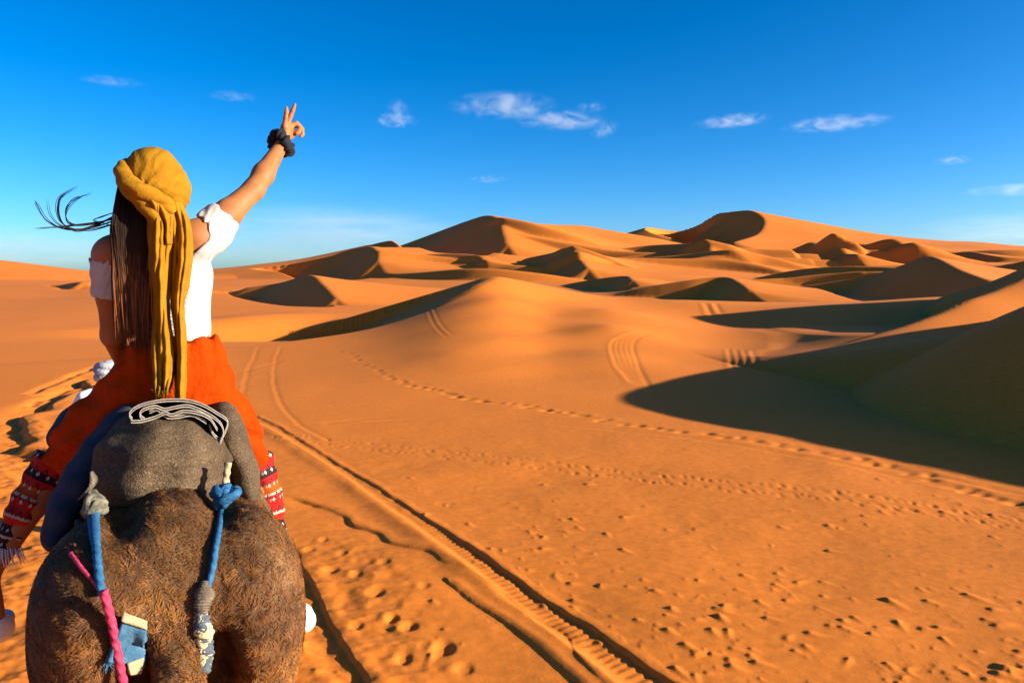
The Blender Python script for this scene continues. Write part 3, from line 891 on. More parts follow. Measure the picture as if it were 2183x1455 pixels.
def grow_fur():
    tri = np.vstack([CF[:, [0, 1, 2]], CF[:, [0, 2, 3]]])
    A, B, C = CV[tri[:, 0]], CV[tri[:, 1]], CV[tri[:, 2]]
    N = np.cross(B - A, C - A); ar = np.linalg.norm(N, axis=1); N /= ar[:, None] + 1e-12
    mid = (A + B + C) / 3
    w = ar.copy()
    # the coat is long on the body, thin on the lower legs and the far end
    w *= np.where(mid[:, 2] < .9, .10, 1.0) * np.where(mid[:, 1] > 2.6, .16, 1.0) * np.where(mid[:, 1] > 3.9, .6, 1.0)
    w *= np.where((np.abs(mid[:, 0]) < .2) & (mid[:, 2] > 1.75) & (mid[:, 1] > 2.3) & (mid[:, 1] < 3.3), .0, 1.0)
    n = 200000
    r = np.random.default_rng(3)
    k = r.choice(len(tri), n, p=w / w.sum())
    u = r.random((n, 2)); f = u.sum(1) > 1; u[f] = 1 - u[f]
    P = A[k] + (B[k] - A[k]) * u[:, :1] + (C[k] - A[k]) * u[:, 1:]
    Nn = N[k]
    # combed down and outwards from the spine, stirred into curls and tufts
    down = np.stack([.35 * np.sign(P[:, 0]), -.25 * np.ones(n), -np.ones(n)], 1)
    cl = np.stack([vnoise(P[:, 0] * 48 + 9 * i + P[:, 1] * 13, P[:, 2] * 48 + 5 * i + P[:, 1] * 19) for i in range(3)], 1)
    curl = np.stack([vnoise(P[:, 0] * 70 + 3 * i + P[:, 1] * 31, P[:, 2] * 70 + 7 * i - P[:, 1] * 53) for i in range(3)], 1)
    tl = ((np.abs(P[:, 0]) < .06) & (P[:, 1] < 1.80) & (P[:, 2] < 1.56))[:, None]
    D = down * np.where(tl, 2.2, .6) + cl * .9 + curl * .9 + r.normal(0, .22, (n, 3))
    D -= Nn * (D * Nn).sum(1, keepdims=True); D /= np.linalg.norm(D, axis=1, keepdims=True) + 1e-9
    upper = sstep(1.2, 1.75, P[:, 2])
    ln = (.008 + .008 * r.random(n)) * (1.15 - .25 * upper)
    ln *= np.where(P[:, 1] < 1.86, 1.25, .85)
    Wd = np.cross(D, Nn); wd = (.0007 + .0006 * r.random(n))[:, None]
    lift = .30 + .25 * r.random(n)[:, None]
    p1 = P + D * ln[:, None] * .5 + Nn * ln[:, None] * lift * .6
    p2 = P + D * ln[:, None] + Nn * ln[:, None] * lift * .45 + curl * ln[:, None] * .35
    P0 = P - Nn * .003
    V = np.stack([P0 - Wd * wd, P0 + Wd * wd, p1 + Wd * wd * .8, p1 - Wd * wd * .8, p2], 1).reshape(-1, 3)
    o = np.arange(n) * 5
    F = np.vstack([np.stack([o, o + 1, o + 2], 1), np.stack([o, o + 2, o + 3], 1), np.stack([o + 3, o + 2, o + 4], 1)])
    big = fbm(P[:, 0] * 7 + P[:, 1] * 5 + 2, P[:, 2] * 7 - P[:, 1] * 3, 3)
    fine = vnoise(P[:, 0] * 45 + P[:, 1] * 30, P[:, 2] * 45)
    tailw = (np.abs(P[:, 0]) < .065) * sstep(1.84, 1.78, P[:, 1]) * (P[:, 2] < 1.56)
    low_sun_side = sstep(1.66, 1.46, P[:, 2]) * (.12 + .20 * sstep(-.05, .1, P[:, 0]))  # paler low fur; extra on the right paints in the sunlit side
    t = np.clip(.42 + .20 * big + .19 * fine + low_sun_side + .26 * tailw + .10 * sstep(.0, .3, P[:, 0]) + r.normal(0, .075, n), 0, 1)  # rise towards the right is sunlight put into the fur colour
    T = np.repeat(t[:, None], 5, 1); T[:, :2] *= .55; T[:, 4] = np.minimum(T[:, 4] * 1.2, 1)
    o_ = CAMEL.part("fur", V, F, M_FUR, camel_body)
    at = o_.data.attributes.new("tint", 'FLOAT', 'POINT'); at.data.foreach_set("value", T.ravel().astype(np.float32))
    tag(o_, kind="stuff")
grow_fur()
M_EYE = mottled("dark_eye", [(0, (.01, .006, .004)), (1, (.02, .01, .006))], 5, .15)
for s in (-1, 1):
    S = Solid((s * .088 - .04, 4.89, 2.07), (s * .088 + .04, 4.97, 2.16), .006); S.ell((s * .086, 4.935, 2.115), (.016, .018, .016), 0)
    v, f = S.mesh(1); CAMEL.part("eye", v, f, M_EYE)

# ------------------------------------------------------------------ saddle blankets, pads and ropes
def wool_material():
    m, nt, b = new_mat("grey_wool")
    n1 = tex(nt, NO, 7, 4); r1 = ramp(nt, [(.3, (.066, .042, .024)), (.7, (.125, .080, .046))]); nt.links.new(n1.outputs[0], r1.inputs[0])
    n2 = tex(nt, NO, 230, 5); r2 = ramp(nt, [(.35, (.55, .54, .53)), (.58, (1.0, .98, .95)), (.70, (2.0, 1.8, 1.5))]); nt.links.new(n2.outputs[0], r2.inputs[0])
    mx = nt.nodes.new("ShaderNodeMix"); mx.data_type = 'RGBA'; mx.blend_type = 'MULTIPLY'; mx.inputs[0].default_value = 1
    nt.links.new(r1.outputs[0], mx.inputs[6]); nt.links.new(r2.outputs[0], mx.inputs[7]); nt.links.new(mx.outputs[2], b.inputs["Base Color"])
    b.inputs["Roughness"].default_value = .95; b.inputs["Specular IOR Level"].default_value = .1
    c = add_bump(nt, b, n2.outputs[0], .8, .004)
    n3 = tex(nt, NO, 30, 4); c = add_bump(nt, b, n3.outputs[0], .5, .008, c)
    w = tex(nt, WA, 11, 3); w.bands_direction = 'Z'; w.inputs['Distortion'].default_value = 5; w.inputs['Detail Scale'].default_value = 3; add_bump(nt, b, w.outputs[0], .35, .006, c)
    return m
M_WOOL = wool_material()
M_WOOL2 = mottled("slate_cloth", [(.3, (.022, .024, .034)), (.7, (.048, .050, .064))], 14, .95, [(NO, 240, .6, .003), (NO, 40, .4, .006)], spec=.1)
M_PIPE = mottled("pale_edging", [(.3, (.20, .165, .125)), (.7, (.32, .275, .22))], 60, .9, [(NO, 300, .5, .002)])
M_BLUE = mottled("blue_rope", [(.3, (.010, .060, .13)), (.7, (.026, .115, .22))], 80, .75, [(NO, 260, .6, .002)])
M_PINK = mottled("pink_rope", [(.3, (.30, .015, .045)), (.7, (.45, .040, .085))], 80, .7, [(NO, 260, .6, .002)])
M_CREAM = mottled("cream_cloth", [(.3, (.28, .20, .10)), (.7, (.42, .32, .18))], 50, .9, [(NO, 200, .6, .003)])
M_OLIVE = mottled("olive_rag", [(.3, (.055, .045, .03)), (.7, (.20, .17, .11))], 45, .9, [(NO, 160, .7, .004)])
M_TAUPE = mottled("brown_rag", [(.3, (.07, .048, .032)), (.7, (.19, .14, .095))], 45, .9, [(NO, 160, .7, .004)])
M_DENIM = mottled("worn_blue_cloth", [(.3, (.025, .075, .13)), (.6, (.06, .14, .21)), (.8, (.16, .22, .24))], 35, .9, [(NO, 220, .7, .003)])
def patch_material():
    m, nt, b = new_mat("yellow_and_blue_rag")
    n = tex(nt, VO, 42); n.inputs["Randomness"].default_value = 1
    sp = nt.nodes.new("ShaderNodeSeparateColor"); nt.links.new(n.outputs["Color"], sp.inputs[0])
    r = ramp(nt, [(0, (.04, .10, .20)), (.38, (.09, .17, .25)), (.42, (.55, .42, .16)), (.75, (.62, .52, .28)), (.9, (.06, .07, .08))])
    r.color_ramp.interpolation = 'CONSTANT'
    nt.links.new(sp.outputs[0], r.inputs[0]); nt.links.new(r.outputs[0], b.inputs["Base Color"])
    b.inputs["Roughness"].default_value = .9
    q = tex(nt, NO, 140, 3); add_bump(nt, b, q.outputs[0], .7, .004)
    return m
M_PATCH = patch_material()

# the big grey bale behind the rider
BALE = Thing("blanket_bale", rp(350, 1075, 2.35), "rounded grey wool blanket bale with folded white edged layers, behind the rider", "blanket")
def build_bale():
    S = Solid((-.24, 2.10, 1.76), (.24, 2.75, 2.17), .0075)
    c = rp(347, 985, 2.42)
    S.ell((c[0] + .0, 2.45, 1.955), (.178, .245, .128), 0)
    S.ell((c[0], 2.42, 1.895), (.186, .225, .095), .07)
    S.ell((c[0] + .015, 2.50, 1.985), (.140, .19, .075), .06)
    def folds(X, Y, Z):
        a = Z - (1.965 + .25 * (X - .03) * 0 - .9 * np.maximum(X - .02, 0) ** 1.2 * .5 + .012 * np.sin(X * 21))
        seam = .010 * np.exp(-(a / .006) ** 2) * (X > -.05)
        b = Z - (1.90 + .018 * np.sin(X * 16 + 1.0))
        dim = .006 * np.exp(-(b / .016) ** 2)
        wob = .006 * np.sin(X * 27 + Z * 19) * np.sin(Z * 33 + Y * 21 + 1.3) + .004 * np.sin(X * 55 - Z * 31 + Y * 17)
        return seam + dim + wob + 0 * Y
    S.shift(folds)
    V, F = S.mesh(2)
    return V, F
bv, bf = build_bale(); BALE.part("bale", bv, bf, M_WOOL)
def fold(pts, Y0, Y1, name="folded_layer"):
    """one folded blanket edge: a waved sheet with a pale piping on its rear rim"""
    C = spline([rp(u, v, Y0) for u, v in pts], 60)
    rows = []
    for k, f in enumerate(np.linspace(0, 1, 6)):
        D = C.copy(); D[:, 1] = Y0 + (Y1 - Y0) * f; D[:, 2] += -.052 * f + .006 * math.sin(f * 2.4)
        rows.append(D)
    V, F = sheet(np.array(rows), .006)
    o = BALE.part(name, V, F, M_WOOL)
    e = C.copy(); e[:, 1] -= .003
    for dz in (.0035, -.0035):
        q = e.copy(); q[:, 2] += dz
        v, f = tube(q, .0019, 6); BALE.part("white_edging", v, f, M_PIPE, o)
fold([(282, 893), (276, 882), (290, 868), (318, 858), (352, 853), (395, 853), (430, 862), (462, 880), (484, 896), (481, 916), (470, 934), (455, 925), (446, 905)], 2.345, 2.58)
fold([(308, 893), (298, 884), (305, 873), (330, 866), (350, 872), (372, 868), (402, 865), (440, 880), (468, 900), (476, 922), (468, 946)], 2.335, 2.56)
fold([(278, 898), (300, 897), (330, 889), (352, 880), (366, 884), (392, 876), (425, 881), (448, 893), (463, 915)], 2.330, 2.55)
fold([(318, 878), (334, 872), (345, 880), (358, 889), (380, 888), (410, 884), (440, 900)], 2.34, 2.53)

# cushions of the pack frame on both flanks
def pad(name, label, pts, Ys, half, thick, mat, cat="saddle pad"):
    P = np.array([rp(u, v, Y) for (u, v), Y in zip(pts, Ys)])
    lo = P.min(0) - .16; hi = P.max(0) + .16
    S = Solid(lo, hi, .0085)
    C = spline(P, 14)
    for i in range(len(C) - 1):
        t = i / (len(C) - 2)
        r = half * (0.82 + .36 * math.sin(math.pi * min(t * .8 + .15, 1)))
        S.cone(C[i], C[i + 1], r, r, .015)
    # drawn out along the animal, thin across
    S.shift(lambda X, Y, Z: .004 * np.sin(X * 40 + Z * 22) * np.sin(Z * 37 + Y * 18))
    V, F = S.mesh(2)
    yc = P[:, 1].mean(); V[:, 1] = yc + (V[:, 1] - yc) * 2.6 + .16
    t = Thing(name, P[-1], label, cat)
    t.part("cushion", V, F, mat)
    return t, C
PADR, cr = pad("saddle_pad", "grey wool cushion on the sunny right flank of the camel", [(486, 905), (500, 950), (520, 1010), (536, 1065)], [2.42, 2.40, 2.38, 2.36], .042, .05, M_WOOL)
PADL, cl = pad("saddle_pad", "dark slate cloth cushion hanging on the shaded left flank of the camel", [(262, 915), (222, 960), (170, 1030), (128, 1105), (108, 1165)], [2.45, 2.43, 2.40, 2.38, 2.36], .040, .05, M_WOOL2)
# frayed cream lining peeping from the left cushion
for a, b in (((192, 1005), (165, 1065)), ((160, 1108), (128, 1150))):
    C = spline([rp(*a, 2.26), lerp(rp(*a, 2.26), rp(*b, 2.26), .5) + np.array([.012, -.01, .0]), rp(*b, 2.26)], 14)
    G = np.array([C + np.array([dx, dy, 0]) * np.sin(np.linspace(.25, 2.9, 14))[:, None] for dx, dy in ((0, 0), (.009, .0), (.017, .03))])
    v, f = sheet(G, .004); PADL.part("lining", v, f, M_TAUPE)

def rope_line(pix_pts, lift, n=60):
    return spline([on_camel(u, v, lift) for u, v in pix_pts], n)
def knot(parts, c, r, mat, seed, n=4):
    rr = np.random.default_rng(seed); out = []
    for i in range(n):
        ax = rr.normal(0, 1, 3); ax[1] *= .4; ax /= np.linalg.norm(ax)
        e1 = np.cross(ax, [0, 1, 0.2]); e1 /= np.linalg.norm(e1); e2 = np.cross(ax, e1)
        t = np.linspace(0, 2 * math.pi * .97, 26)
        P = c + r * (.72 * np.cos(t)[:, None] * e1 + .72 * np.sin(t)[:, None] * e2) + rr.normal(0, r * .25, 3)
        out.append(tube(P, r * .42, 8, strands=3, twist=240, depth=.25))
    return merge(out)

ROPER = Thing("crupper_rope", on_camel(435, 1235), "blue rope on the right of the rump, ending in a yellow and blue rag", "rope")
tp = [rp(487, 985, 2.19), rp(483, 1010, 2.185), rp(480, 1035, 2.175)]
v, f = tube(spline(tp, 20), [.0085 + .0015 * math.sin(i * .9) for i in range(20)], 10, strands=3, twist=200, depth=.4); ROPER.part("white_tie", v, f, M_CREAM)
kc = rp(476, 1056, 2.16); v, f = knot([], kc, .029, M_BLUE, 4, 9); ROPER.part("knot", v, f, M_BLUE)
P = np.vstack([[kc + np.array([0, .01, -.01])], [on_camel(u, v_, .012) for u, v_ in ((473, 1080), (470, 1100))], [on_camel(u, v_, .013) for u, v_ in ((466, 1130), (460, 1165), (455, 1200), (448, 1232), (442, 1250))]])
v, f = tube(spline(P, 90), .0075, 10, strands=3, twist=260, depth=.35); ROPER.part("rope", v, f, M_BLUE)
def wrap(pts, rad, lift, seed, wr=.12):
    C = rope_line(pts, lift, 46)
    r0 = np.interp(np.linspace(0, 1, 46), np.linspace(0, 1, len(rad)), rad)
    V, F = tube(C, r0, 16)
    V = np.array(V); k = np.arange(46 * 16)
    V[:46 * 16] += (vnoise(V[:46 * 16, 0] * 60 + seed, V[:46 * 16, 2] * 95)[:, None] * .0045) * np.array([1, -.8, .6])
    ring = np.sin(k // 16 * 1.7 + (k % 16) * .4)[:, None] * .002
    cc = np.repeat(C, 16, 0); d = V[:46 * 16] - cc; d /= np.linalg.norm(d, axis=1)[:, None] + 1e-9
    V[:46 * 16] += d * ring
    return V, F
v, f = wrap([(440, 1238), (436, 1260), (432, 1285), (430, 1306)], [.012, .022, .020, .016], .008, 2); ROPER.part("rag_wrap", v, f, M_TAUPE)
v, f = wrap([(428, 1300), (432, 1335), (436, 1365), (436, 1400), (434, 1432)], [.014, .021, .020, .022, .014], .008, 5); ROPER.part("patterned_wrap", v, f, M_PATCH)

ROPEL = Thing("crupper_rope", on_camel(225, 1270), "rope on the left of the rump, blue above and bright pink below", "rope")
kc = rp(203, 1082, 2.19); v, f = knot([], kc, .026, M_OLIVE, 9, 6); ROPEL.part("knot", v, f, M_OLIVE)
v, f = knot([], rp(196, 1052, 2.22), .012, M_OLIVE, 3, 4); ROPEL.part("rag_end", v, f, M_OLIVE)
P = np.vstack([[kc], [on_camel(u, v_, .016) for u, v_ in ((199, 1108), (202, 1140))], [on_camel(u, v_, .016) for u, v_ in ((206, 1175), (209, 1210), (213, 1240), (217, 1266))]])
v, f = tube(spline(P, 80), np.interp(np.arange(80), [0, 20, 35, 79], [.013, .013, .009, .0085]), 10, strands=3, twist=240, depth=.35); ROPEL.part("blue_rope", v, f, M_BLUE)
P = [(lambda p, u, v_: p if p[1] < 1.80 else rp(u, v_, 1.80))(on_camel(u, v_, .016), u, v_) for u, v_ in ((221, 1258), (229, 1290), (238, 1325), (245, 1360), (252, 1400), (260, 1440), (268, 1475), (276, 1510))]
v, f = tube(spline(P, 120), .0088, 10, strands=3, twist=230, depth=.40); ROPEL.part("pink_rope", v, f, M_PINK)
P = [on_camel(u, v_, .008) for u, v_ in ((150, 1178), (175, 1212), (200, 1238), (216, 1262))]
v, f = tube(spline(P, 50), .0050, 8, strands=3, twist=300, depth=.35); ROPEL.part("girth_cord", v, f, M_PINK)

# worn blue pad under the tail strap
PATCH = Thing("cloth_pad", on_camel(270, 1420), "worn blue cloth pad with cream ends, pushed under the camel's tail", "cloth")
def cloth_quad(c00, c10, c11, c01, lift, m=16, n=14, amp=.004, seed=1):
    G = np.zeros((m, n, 3))
    for i in range(m):
        for j in range(n):
            a, b = i / (m - 1), j / (n - 1)
            u = (c00[0] * (1 - a) + c10[0] * a) * (1 - b) + (c01[0] * (1 - a) + c11[0] * a) * b
            v = (c00[1] * (1 - a) + c10[1] * a) * (1 - b) + (c01[1] * (1 - a) + c11[1] * a) * b
            G[i, j] = on_camel(u, v, lift)
    for i in range(m):
        for j in range(n):
            p = G[i, j]
            G[i, j] = np.array([0, 0, CAM_H]) + (p - np.array([0, 0, CAM_H])) * (min(p[1], 1.845 - lift * .8 + .012 * i / m) / p[1])
    G[..., 1] += amp * (fbm(G[..., 0] * 30 + seed, G[..., 2] * 30, 2))
    return G
G = cloth_quad((262, 1318), (312, 1338), (306, 1420), (228, 1408), .022); v, f = sheet(G, .016); PATCH.part("pad", v, f, M_DENIM)
G = cloth_quad((263, 1303), (314, 1324), (312, 1340), (258, 1322), .028, 12, 6); v, f = sheet(G, .014); PATCH.part("cream_hem", v, f, M_CREAM)
G = cloth_quad((270, 1413), (304, 1400), (300, 1432), (276, 1436), .026, 10, 8); v, f = sheet(G, .014); PATCH.part("cream_corner", v, f, M_CREAM)
fr = []
rr = np.random.default_rng(8)
for i in range(26):
    a = rr.random(); u = 222 + 34 * a; vv = 1408 + 4 * a
    p = on_camel(u, vv, .022); q = p + np.array([rr.normal(0, .006), rr.normal(-.004, .003), -.012 - .014 * rr.random()])
    fr.append(tube(np.array([p, lerp(p, q, .5) + rr.normal(0, .002, 3), q]), [.0012, .001, .0004], 4))
v, f = merge(fr); tag(PATCH.part("frayed_edge", v, f, M_DENIM), kind="stuff")

# ------------------------------------------------------------------ the rider
def skin_material():
    m, nt, b = new_mat("tanned_skin")
    n = tex(nt, NO, 18, 4); r = ramp(nt, [(.3, (.27, .090, .026)), (.7, (.34, .120, .038))]); nt.links.new(n.outputs[0], r.inputs[0]); nt.links.new(r.outputs[0], b.inputs["Base Color"])
    b.inputs["Roughness"].default_value = .62; b.inputs["Specular IOR Level"].default_value = .22
    b.inputs["Subsurface Weight"].default_value = .12; b.inputs["Subsurface Radius"].default_value = (.012, .005, .003); b.inputs["Subsurface Scale"].default_value = .5
    q = tex(nt, NO, 350, 2); add_bump(nt, b, q.outputs[0], .15, .001)
    return m
M_SKIN = skin_material()
M_SHIRT = mottled("white_ribbed_cotton", [(.3, (.36, .32, .285)), (.7, (.41, .37, .33))], 20, .85, [(NO, 220, .35, .002), (NO, 32, .55, .006)])
M_PANTS = mottled("orange_cotton", [(.3, (.30, .026, .0005)), (.7, (.36, .033, .0007))], 10, .95, [(NO, 200, .3, .0015), (NO, 22, .9, .016)], spec=.04)
def scarf_material():
    m, nt, b = new_mat("mustard_gauze")
    n = tex(nt, NO, 24, 5); r = ramp(nt, [(.3, (.225, .094, .0034)), (.7, (.29, .124, .0055))]); nt.links.new(n.outputs[0], r.inputs[0]); nt.links.new(r.outputs[0], b.inputs["Base Color"])
    b.inputs["Roughness"].default_value = .9; b.inputs["Specular IOR Level"].default_value = .1
    w = tex(nt, NO, 500, 2); c = add_bump(nt, b, w.outputs[0], .4, .0012)
    q = tex(nt, NO, 55, 4); q.inputs['Distortion'].default_value = 1.2; add_bump(nt, b, q.outputs[0], .55, .0045, c)
    return m
M_SCARF = scarf_material()
def hair_material():
    m, nt, b = new_mat("long_dark_hair")
    a = nt.nodes.new("ShaderNodeAttribute"); a.attribute_name = "tint"; a.attribute_type = 'GEOMETRY'
    r = ramp(nt, [(0, (.006, .004, .003)), (.5, (.030, .011, .005)), (1, (.30, .10, .032))]); nt.links.new(a.outputs["Fac"], r.inputs[0]); nt.links.new(r.outputs[0], b.inputs["Base Color"])
    b.inputs["Roughness"].default_value = .6; b.inputs["Specular IOR Level"].default_value = .06
    return m
M_HAIR = hair_material()
M_BLACK = mottled("black_velvet", [(.3, (.006, .006, .008)), (.7, (.014, .014, .018))], 60, .8, [(NO, 120, .6, .004)])
M_WHITE = mottled("white_canvas", [(.3, (.66, .65, .62)), (.7, (.76, .75, .72))], 30, .7, [(NO, 150, .4, .002)])
def cuff_material():
    """woven bands: red, black and cream zigzags running round the cuff"""
    m, nt, b = new_mat("woven_patterned_cuff")
    uv = nt.nodes.new("ShaderNodeAttribute"); uv.attribute_name = "weave"; uv.attribute_type = 'GEOMETRY'
    sp = nt.nodes.new("ShaderNodeSeparateXYZ"); nt.links.new(uv.outputs["Vector"], sp.inputs[0])
    base = ramp(nt, [(0, (.02, .012, .012)), (.10, (.34, .27, .19)), (.13, (.025, .012, .014)), (.25, (.36, .018, .008)), (.33, (.36, .28, .19)), (.36, (.30, .012, .008)),
                     (.55, (.37, .29, .2)), (.575, (.36, .055, .006)), (.68, (.30, .011, .008)), (.76, (.03, .012, .012)), (.84, (.32, .013, .01)), (.95, (.05, .012, .01))])
    base.color_ramp.interpolation = 'CONSTANT'
    nt.links.new(sp.outputs[1], base.inputs[0])
    # zigzags and diamonds from the round coordinate
    def math_(op, a, b_=None):
        n = nt.nodes.new("ShaderNodeMath"); n.operation = op
        for i, q in enumerate((a, b_)):
            if q is None: continue
            if isinstance(q, (int, float)): n.inputs[i].default_value = q
            else: nt.links.new(q, n.inputs[i])
        return n.outputs[0]
    tri = math_('ABSOLUTE', math_('SUBTRACT', math_('FRACT', math_('MULTIPLY', sp.outputs[0], 11.0)), .5))
    ban = math_('FRACT', math_('MULTIPLY', sp.outputs[1], 6.4))
    zig = math_('LESS_THAN', math_('ABSOLUTE', math_('SUBTRACT', ban, math_('ADD', math_('MULTIPLY', tri, 1.1), .12))), .085)
    dia = math_('LESS_THAN', math_('ADD', math_('ABSOLUTE', math_('SUBTRACT', ban, .22)), math_('MULTIPLY', tri, .8)), .16)
    m1 = nt.nodes.new("ShaderNodeMix"); m1.data_type = 'RGBA'; nt.links.new(zig, m1.inputs[0]); nt.links.new(base.outputs[0], m1.inputs[6]); m1.inputs[7].default_value = (.035, .014, .016, 1)
    m2 = nt.nodes.new("ShaderNodeMix"); m2.data_type = 'RGBA'; nt.links.new(dia, m2.inputs[0]); nt.links.new(m1.outputs[2], m2.inputs[6]); m2.inputs[7].default_value = (.38, .31, .23, 1)
    nt.links.new(m2.outputs[2], b.inputs["Base Color"])
    b.inputs["Roughness"].default_value = .9; b.inputs["Specular IOR Level"].default_value = .1
    q = tex(nt, NO, 260, 3); add_bump(nt, b, q.outputs[0], .5, .002)
    return m
M_CUFF = cuff_material()

RIDER = Thing("person", rp(360, 880, 2.75), "person in mustard headscarf and orange trousers riding the camel, arm raised", "person")
J = dict(
    head=rp(326, 402, 2.74), nape=rp(322, 478, 2.70), neck=rp(324, 520, 2.73), shl=rp(236, 545, 2.74), shr=rp(428, 508, 2.72),
    chest=rp(352, 610, 2.75), waist=rp(364, 700, 2.76), hips=rp(370, 800, 2.78),
    elr=rp(541, 404, 2.84), wrr=rp(603, 305, 2.97), knr=rp(618, 268, 3.0),
    ell=rp(242, 715, 2.80), wrl=rp(262, 775, 3.02),
    hipr=rp(425, 815, 2.78), hipl=rp(305, 815, 2.78), kner=rp(541, 985, 2.98), knel=rp(122, 990, 2.98),
    ankr=rp(600, 1195, 2.92), ankl=rp(-26, 1228, 2.92), toer=rp(650, 1330, 2.95), toel=rp(-4, 1350, 2.95))
def torso(S, g=0.0, k=.05):
    S.ell(J['chest'], (.135 + g, .085 + g, .150), k)
    S.ell(lerp(J['chest'], J['waist'], .95), (.108 + g, .078 + g, .15), k)
    S.ell(lerp(J['chest'], J['neck'], .38), (.142 + g, .075 + g, .085), k)
    S.cone(lerp(J['shl'], J['neck'], .15), lerp(J['shr'], J['neck'], .12), .052 + g, .052 + g, k)
def build_rider_body():
    S = Solid((-.62, 2.42, 1.12), (.62, 3.34, 3.06), .0075)
    torso(S)
    S.ell(J['head'], (.072, .094, .112), .03); S.ell(J['head'] + np.array([0, .035, -.065]), (.050, .058, .055), .03)
    S.ell(J['head'] + np.array([.0, .10, -.02]), (.012, .02, .022), .015)                        # nose, looking ahead
    for s in (-1, 1): S.ell(J['head'] + np.array([s * .073, .0, -.02]), (.012, .02, .032), .01)      # ears
    S.cone(J['head'] + np.array([0, -.02, -.06]), J['neck'], .052, .056, .03)
    S.cone(J['neck'], lerp(J['neck'], J['shl'], .6), .055, .050, .05); S.cone(J['neck'], lerp(J['neck'], J['shr'], .6), .055, .048, .05)
    S.ell(J['shl'] + np.array([.008, 0, -.012]), (.055, .058, .062), .04); S.ell(J['shr'], (.055, .058, .055), .04)
    # right arm up
    S.cone(J['shr'], lerp(J['shr'], J['elr'], .5), .050, .046, .03); S.cone(lerp(J['shr'], J['elr'], .5), J['elr'], .046, .036, .02)
    S.cone(J['elr'], lerp(J['elr'], J['wrr'], .32), .036, .038, .02); S.cone(lerp(J['elr'], J['wrr'], .32), J['wrr'], .038, .0235, .02)
    # left arm down to the saddle
    S.cone(J['shl'], lerp(J['shl'], J['ell'], .5), .049, .046, .03); S.cone(lerp(J['shl'], J['ell'], .5), J['ell'], .046, .037, .02)
    S.cone(J['ell'], J['wrl'], .038, .025, .02)
    S.ell(J['wrl'] + np.array([.02, .05, -.02]), (.036, .05, .02), .02)
    for i in range(4):
        b0 = J['wrl'] + np.array([-.005 + .017 * i, .085, -.02]); S.chain([b0, b0 + np.array([.004, .035, -.008]), b0 + np.array([.006, .045, -.035])], [.0095, .009, .0075], .004)
    S.chain([J['wrl'] + np.array([.045, .03, -.015]), J['wrl'] + np.array([.065, .065, -.015]), J['wrl'] + np.array([.062, .09, -.03])], [.011, .010, .008], .006)
    # hips and legs
    S.ell(J['hips'], (.155, .12, .11), .05)
    for s, h, kn, an, to in ((1, 'hipr', 'kner', 'ankr', 'toer'), (-1, 'hipl', 'knel', 'ankl', 'toel')):
        S.cone(J[h], J[kn], .080, .050, .05); S.cone(J[kn], lerp(J[kn], J[an], .35), .048, .048, .02); S.cone(lerp(J[kn], J[an], .35), J[an], .048, .031, .02)
        S.cone(J[an], J[to], .032, .030, .02)
    return S.mesh(2)
v, f = build_rider_body()
RBODY = RIDER.part("body", v, f, M_SKIN)

# the raised hand: palm, two fingers in a V, the other two and the thumb folded
def build_hand():
    w = J['wrr']
    S = Solid(w - .09, w + np.array([.16, .14, .22]), .0028)
    Yh = w[1]
    q = lambda u, v, dy=0.0: rp(u, v, Yh + dy)
    S.cone(w + (w - J['elr']) * -.12, q(606, 300), .0245, .022, .01)
    # palm seen edge on with its flat towards the right
    S.cone(q(606, 300), q(609, 272, .005), .022, .018, .012); S.cone(q(608, 298, .02), q(616, 272, .025), .019, .016, .012)
    S.cone(q(608, 272, .0), q(618, 270, .028), .0155, .0145, .008)
    S.chain([q(606, 270, -.008), q(609, 251, -.012), q(610.5, 240, -.012), q(611, 230, -.010)], [.0100, .0088, .0080, .0058], .004)      # index
    S.chain([q(611, 269, .008), q(619, 248, .010), q(624, 236, .010), q(628.5, 223, .010)], [.0105, .0092, .0083, .0058], .004)       # middle
    S.chain([q(618, 269, .026), q(632, 263, .030), q(640, 271, .034), q(637, 283, .030), q(632, 285, .026)], [.0100, .0095, .0088, .0080, .0070], .003)   # ring
    S.chain([q(620, 272, .042), q(634, 267, .050), q(644, 275, .052), q(645, 287, .048), q(641, 291, .044)], [.0092, .0086, .0080, .0072, .0062], .003)   # little
    S.chain([q(611, 294, .030), q(620, 291, .040), q(627, 284, .040), q(634, 279, .034)], [.0125, .0110, .0098, .0080], .005)           # thumb laid over
    return S.mesh(1)
v, f = build_hand(); RIDER.part("hand", v, f, M_SKIN, RBODY)

# black scrunchie
def scrunchie():
    c = lerp(J['wrr'], J['elr'], .02) + np.array([-.004, 0, 0]); ax = J['wrr'] - J['elr']; ax /= np.linalg.norm(ax)
    ax = ax + np.array([.25, 0, -.1]); ax /= np.linalg.norm(ax)
    e1 = np.cross(ax, [0, 1, 0]); e1 /= np.linalg.norm(e1); e2 = np.cross(ax, e1)
    m, n = 96, 20; V = np.zeros((m, n, 3))
    for i in range(m):
        a = i / m * 2 * math.pi
        rad = .036 + .002 * math.sin(3 * a); th = .021 + .0035 * math.sin(9 * a) + .0025 * math.sin(17 * a + 1)
        for j in range(n):
            b = j / n * 2 * math.pi
            d = math.cos(a) * e1 + math.sin(a) * e2
            V[i, j] = c + d * (rad + th * .9 * math.cos(b)) + ax * (th * 1.05 * math.sin(b) + .006 * math.sin(2 * a + .5))
    I = np.arange(m)[:, None] * n; K = ((np.arange(m) + 1) % m)[:, None] * n; j = np.arange(n)[None]; jn = (j + 1) % n
    return V.reshape(-1, 3), np.stack([I + j, K + j, K + jn, I + jn], -1).reshape(-1, 4)
v, f = scrunchie(); RIDER.part("scrunchie", v, f, M_BLACK)

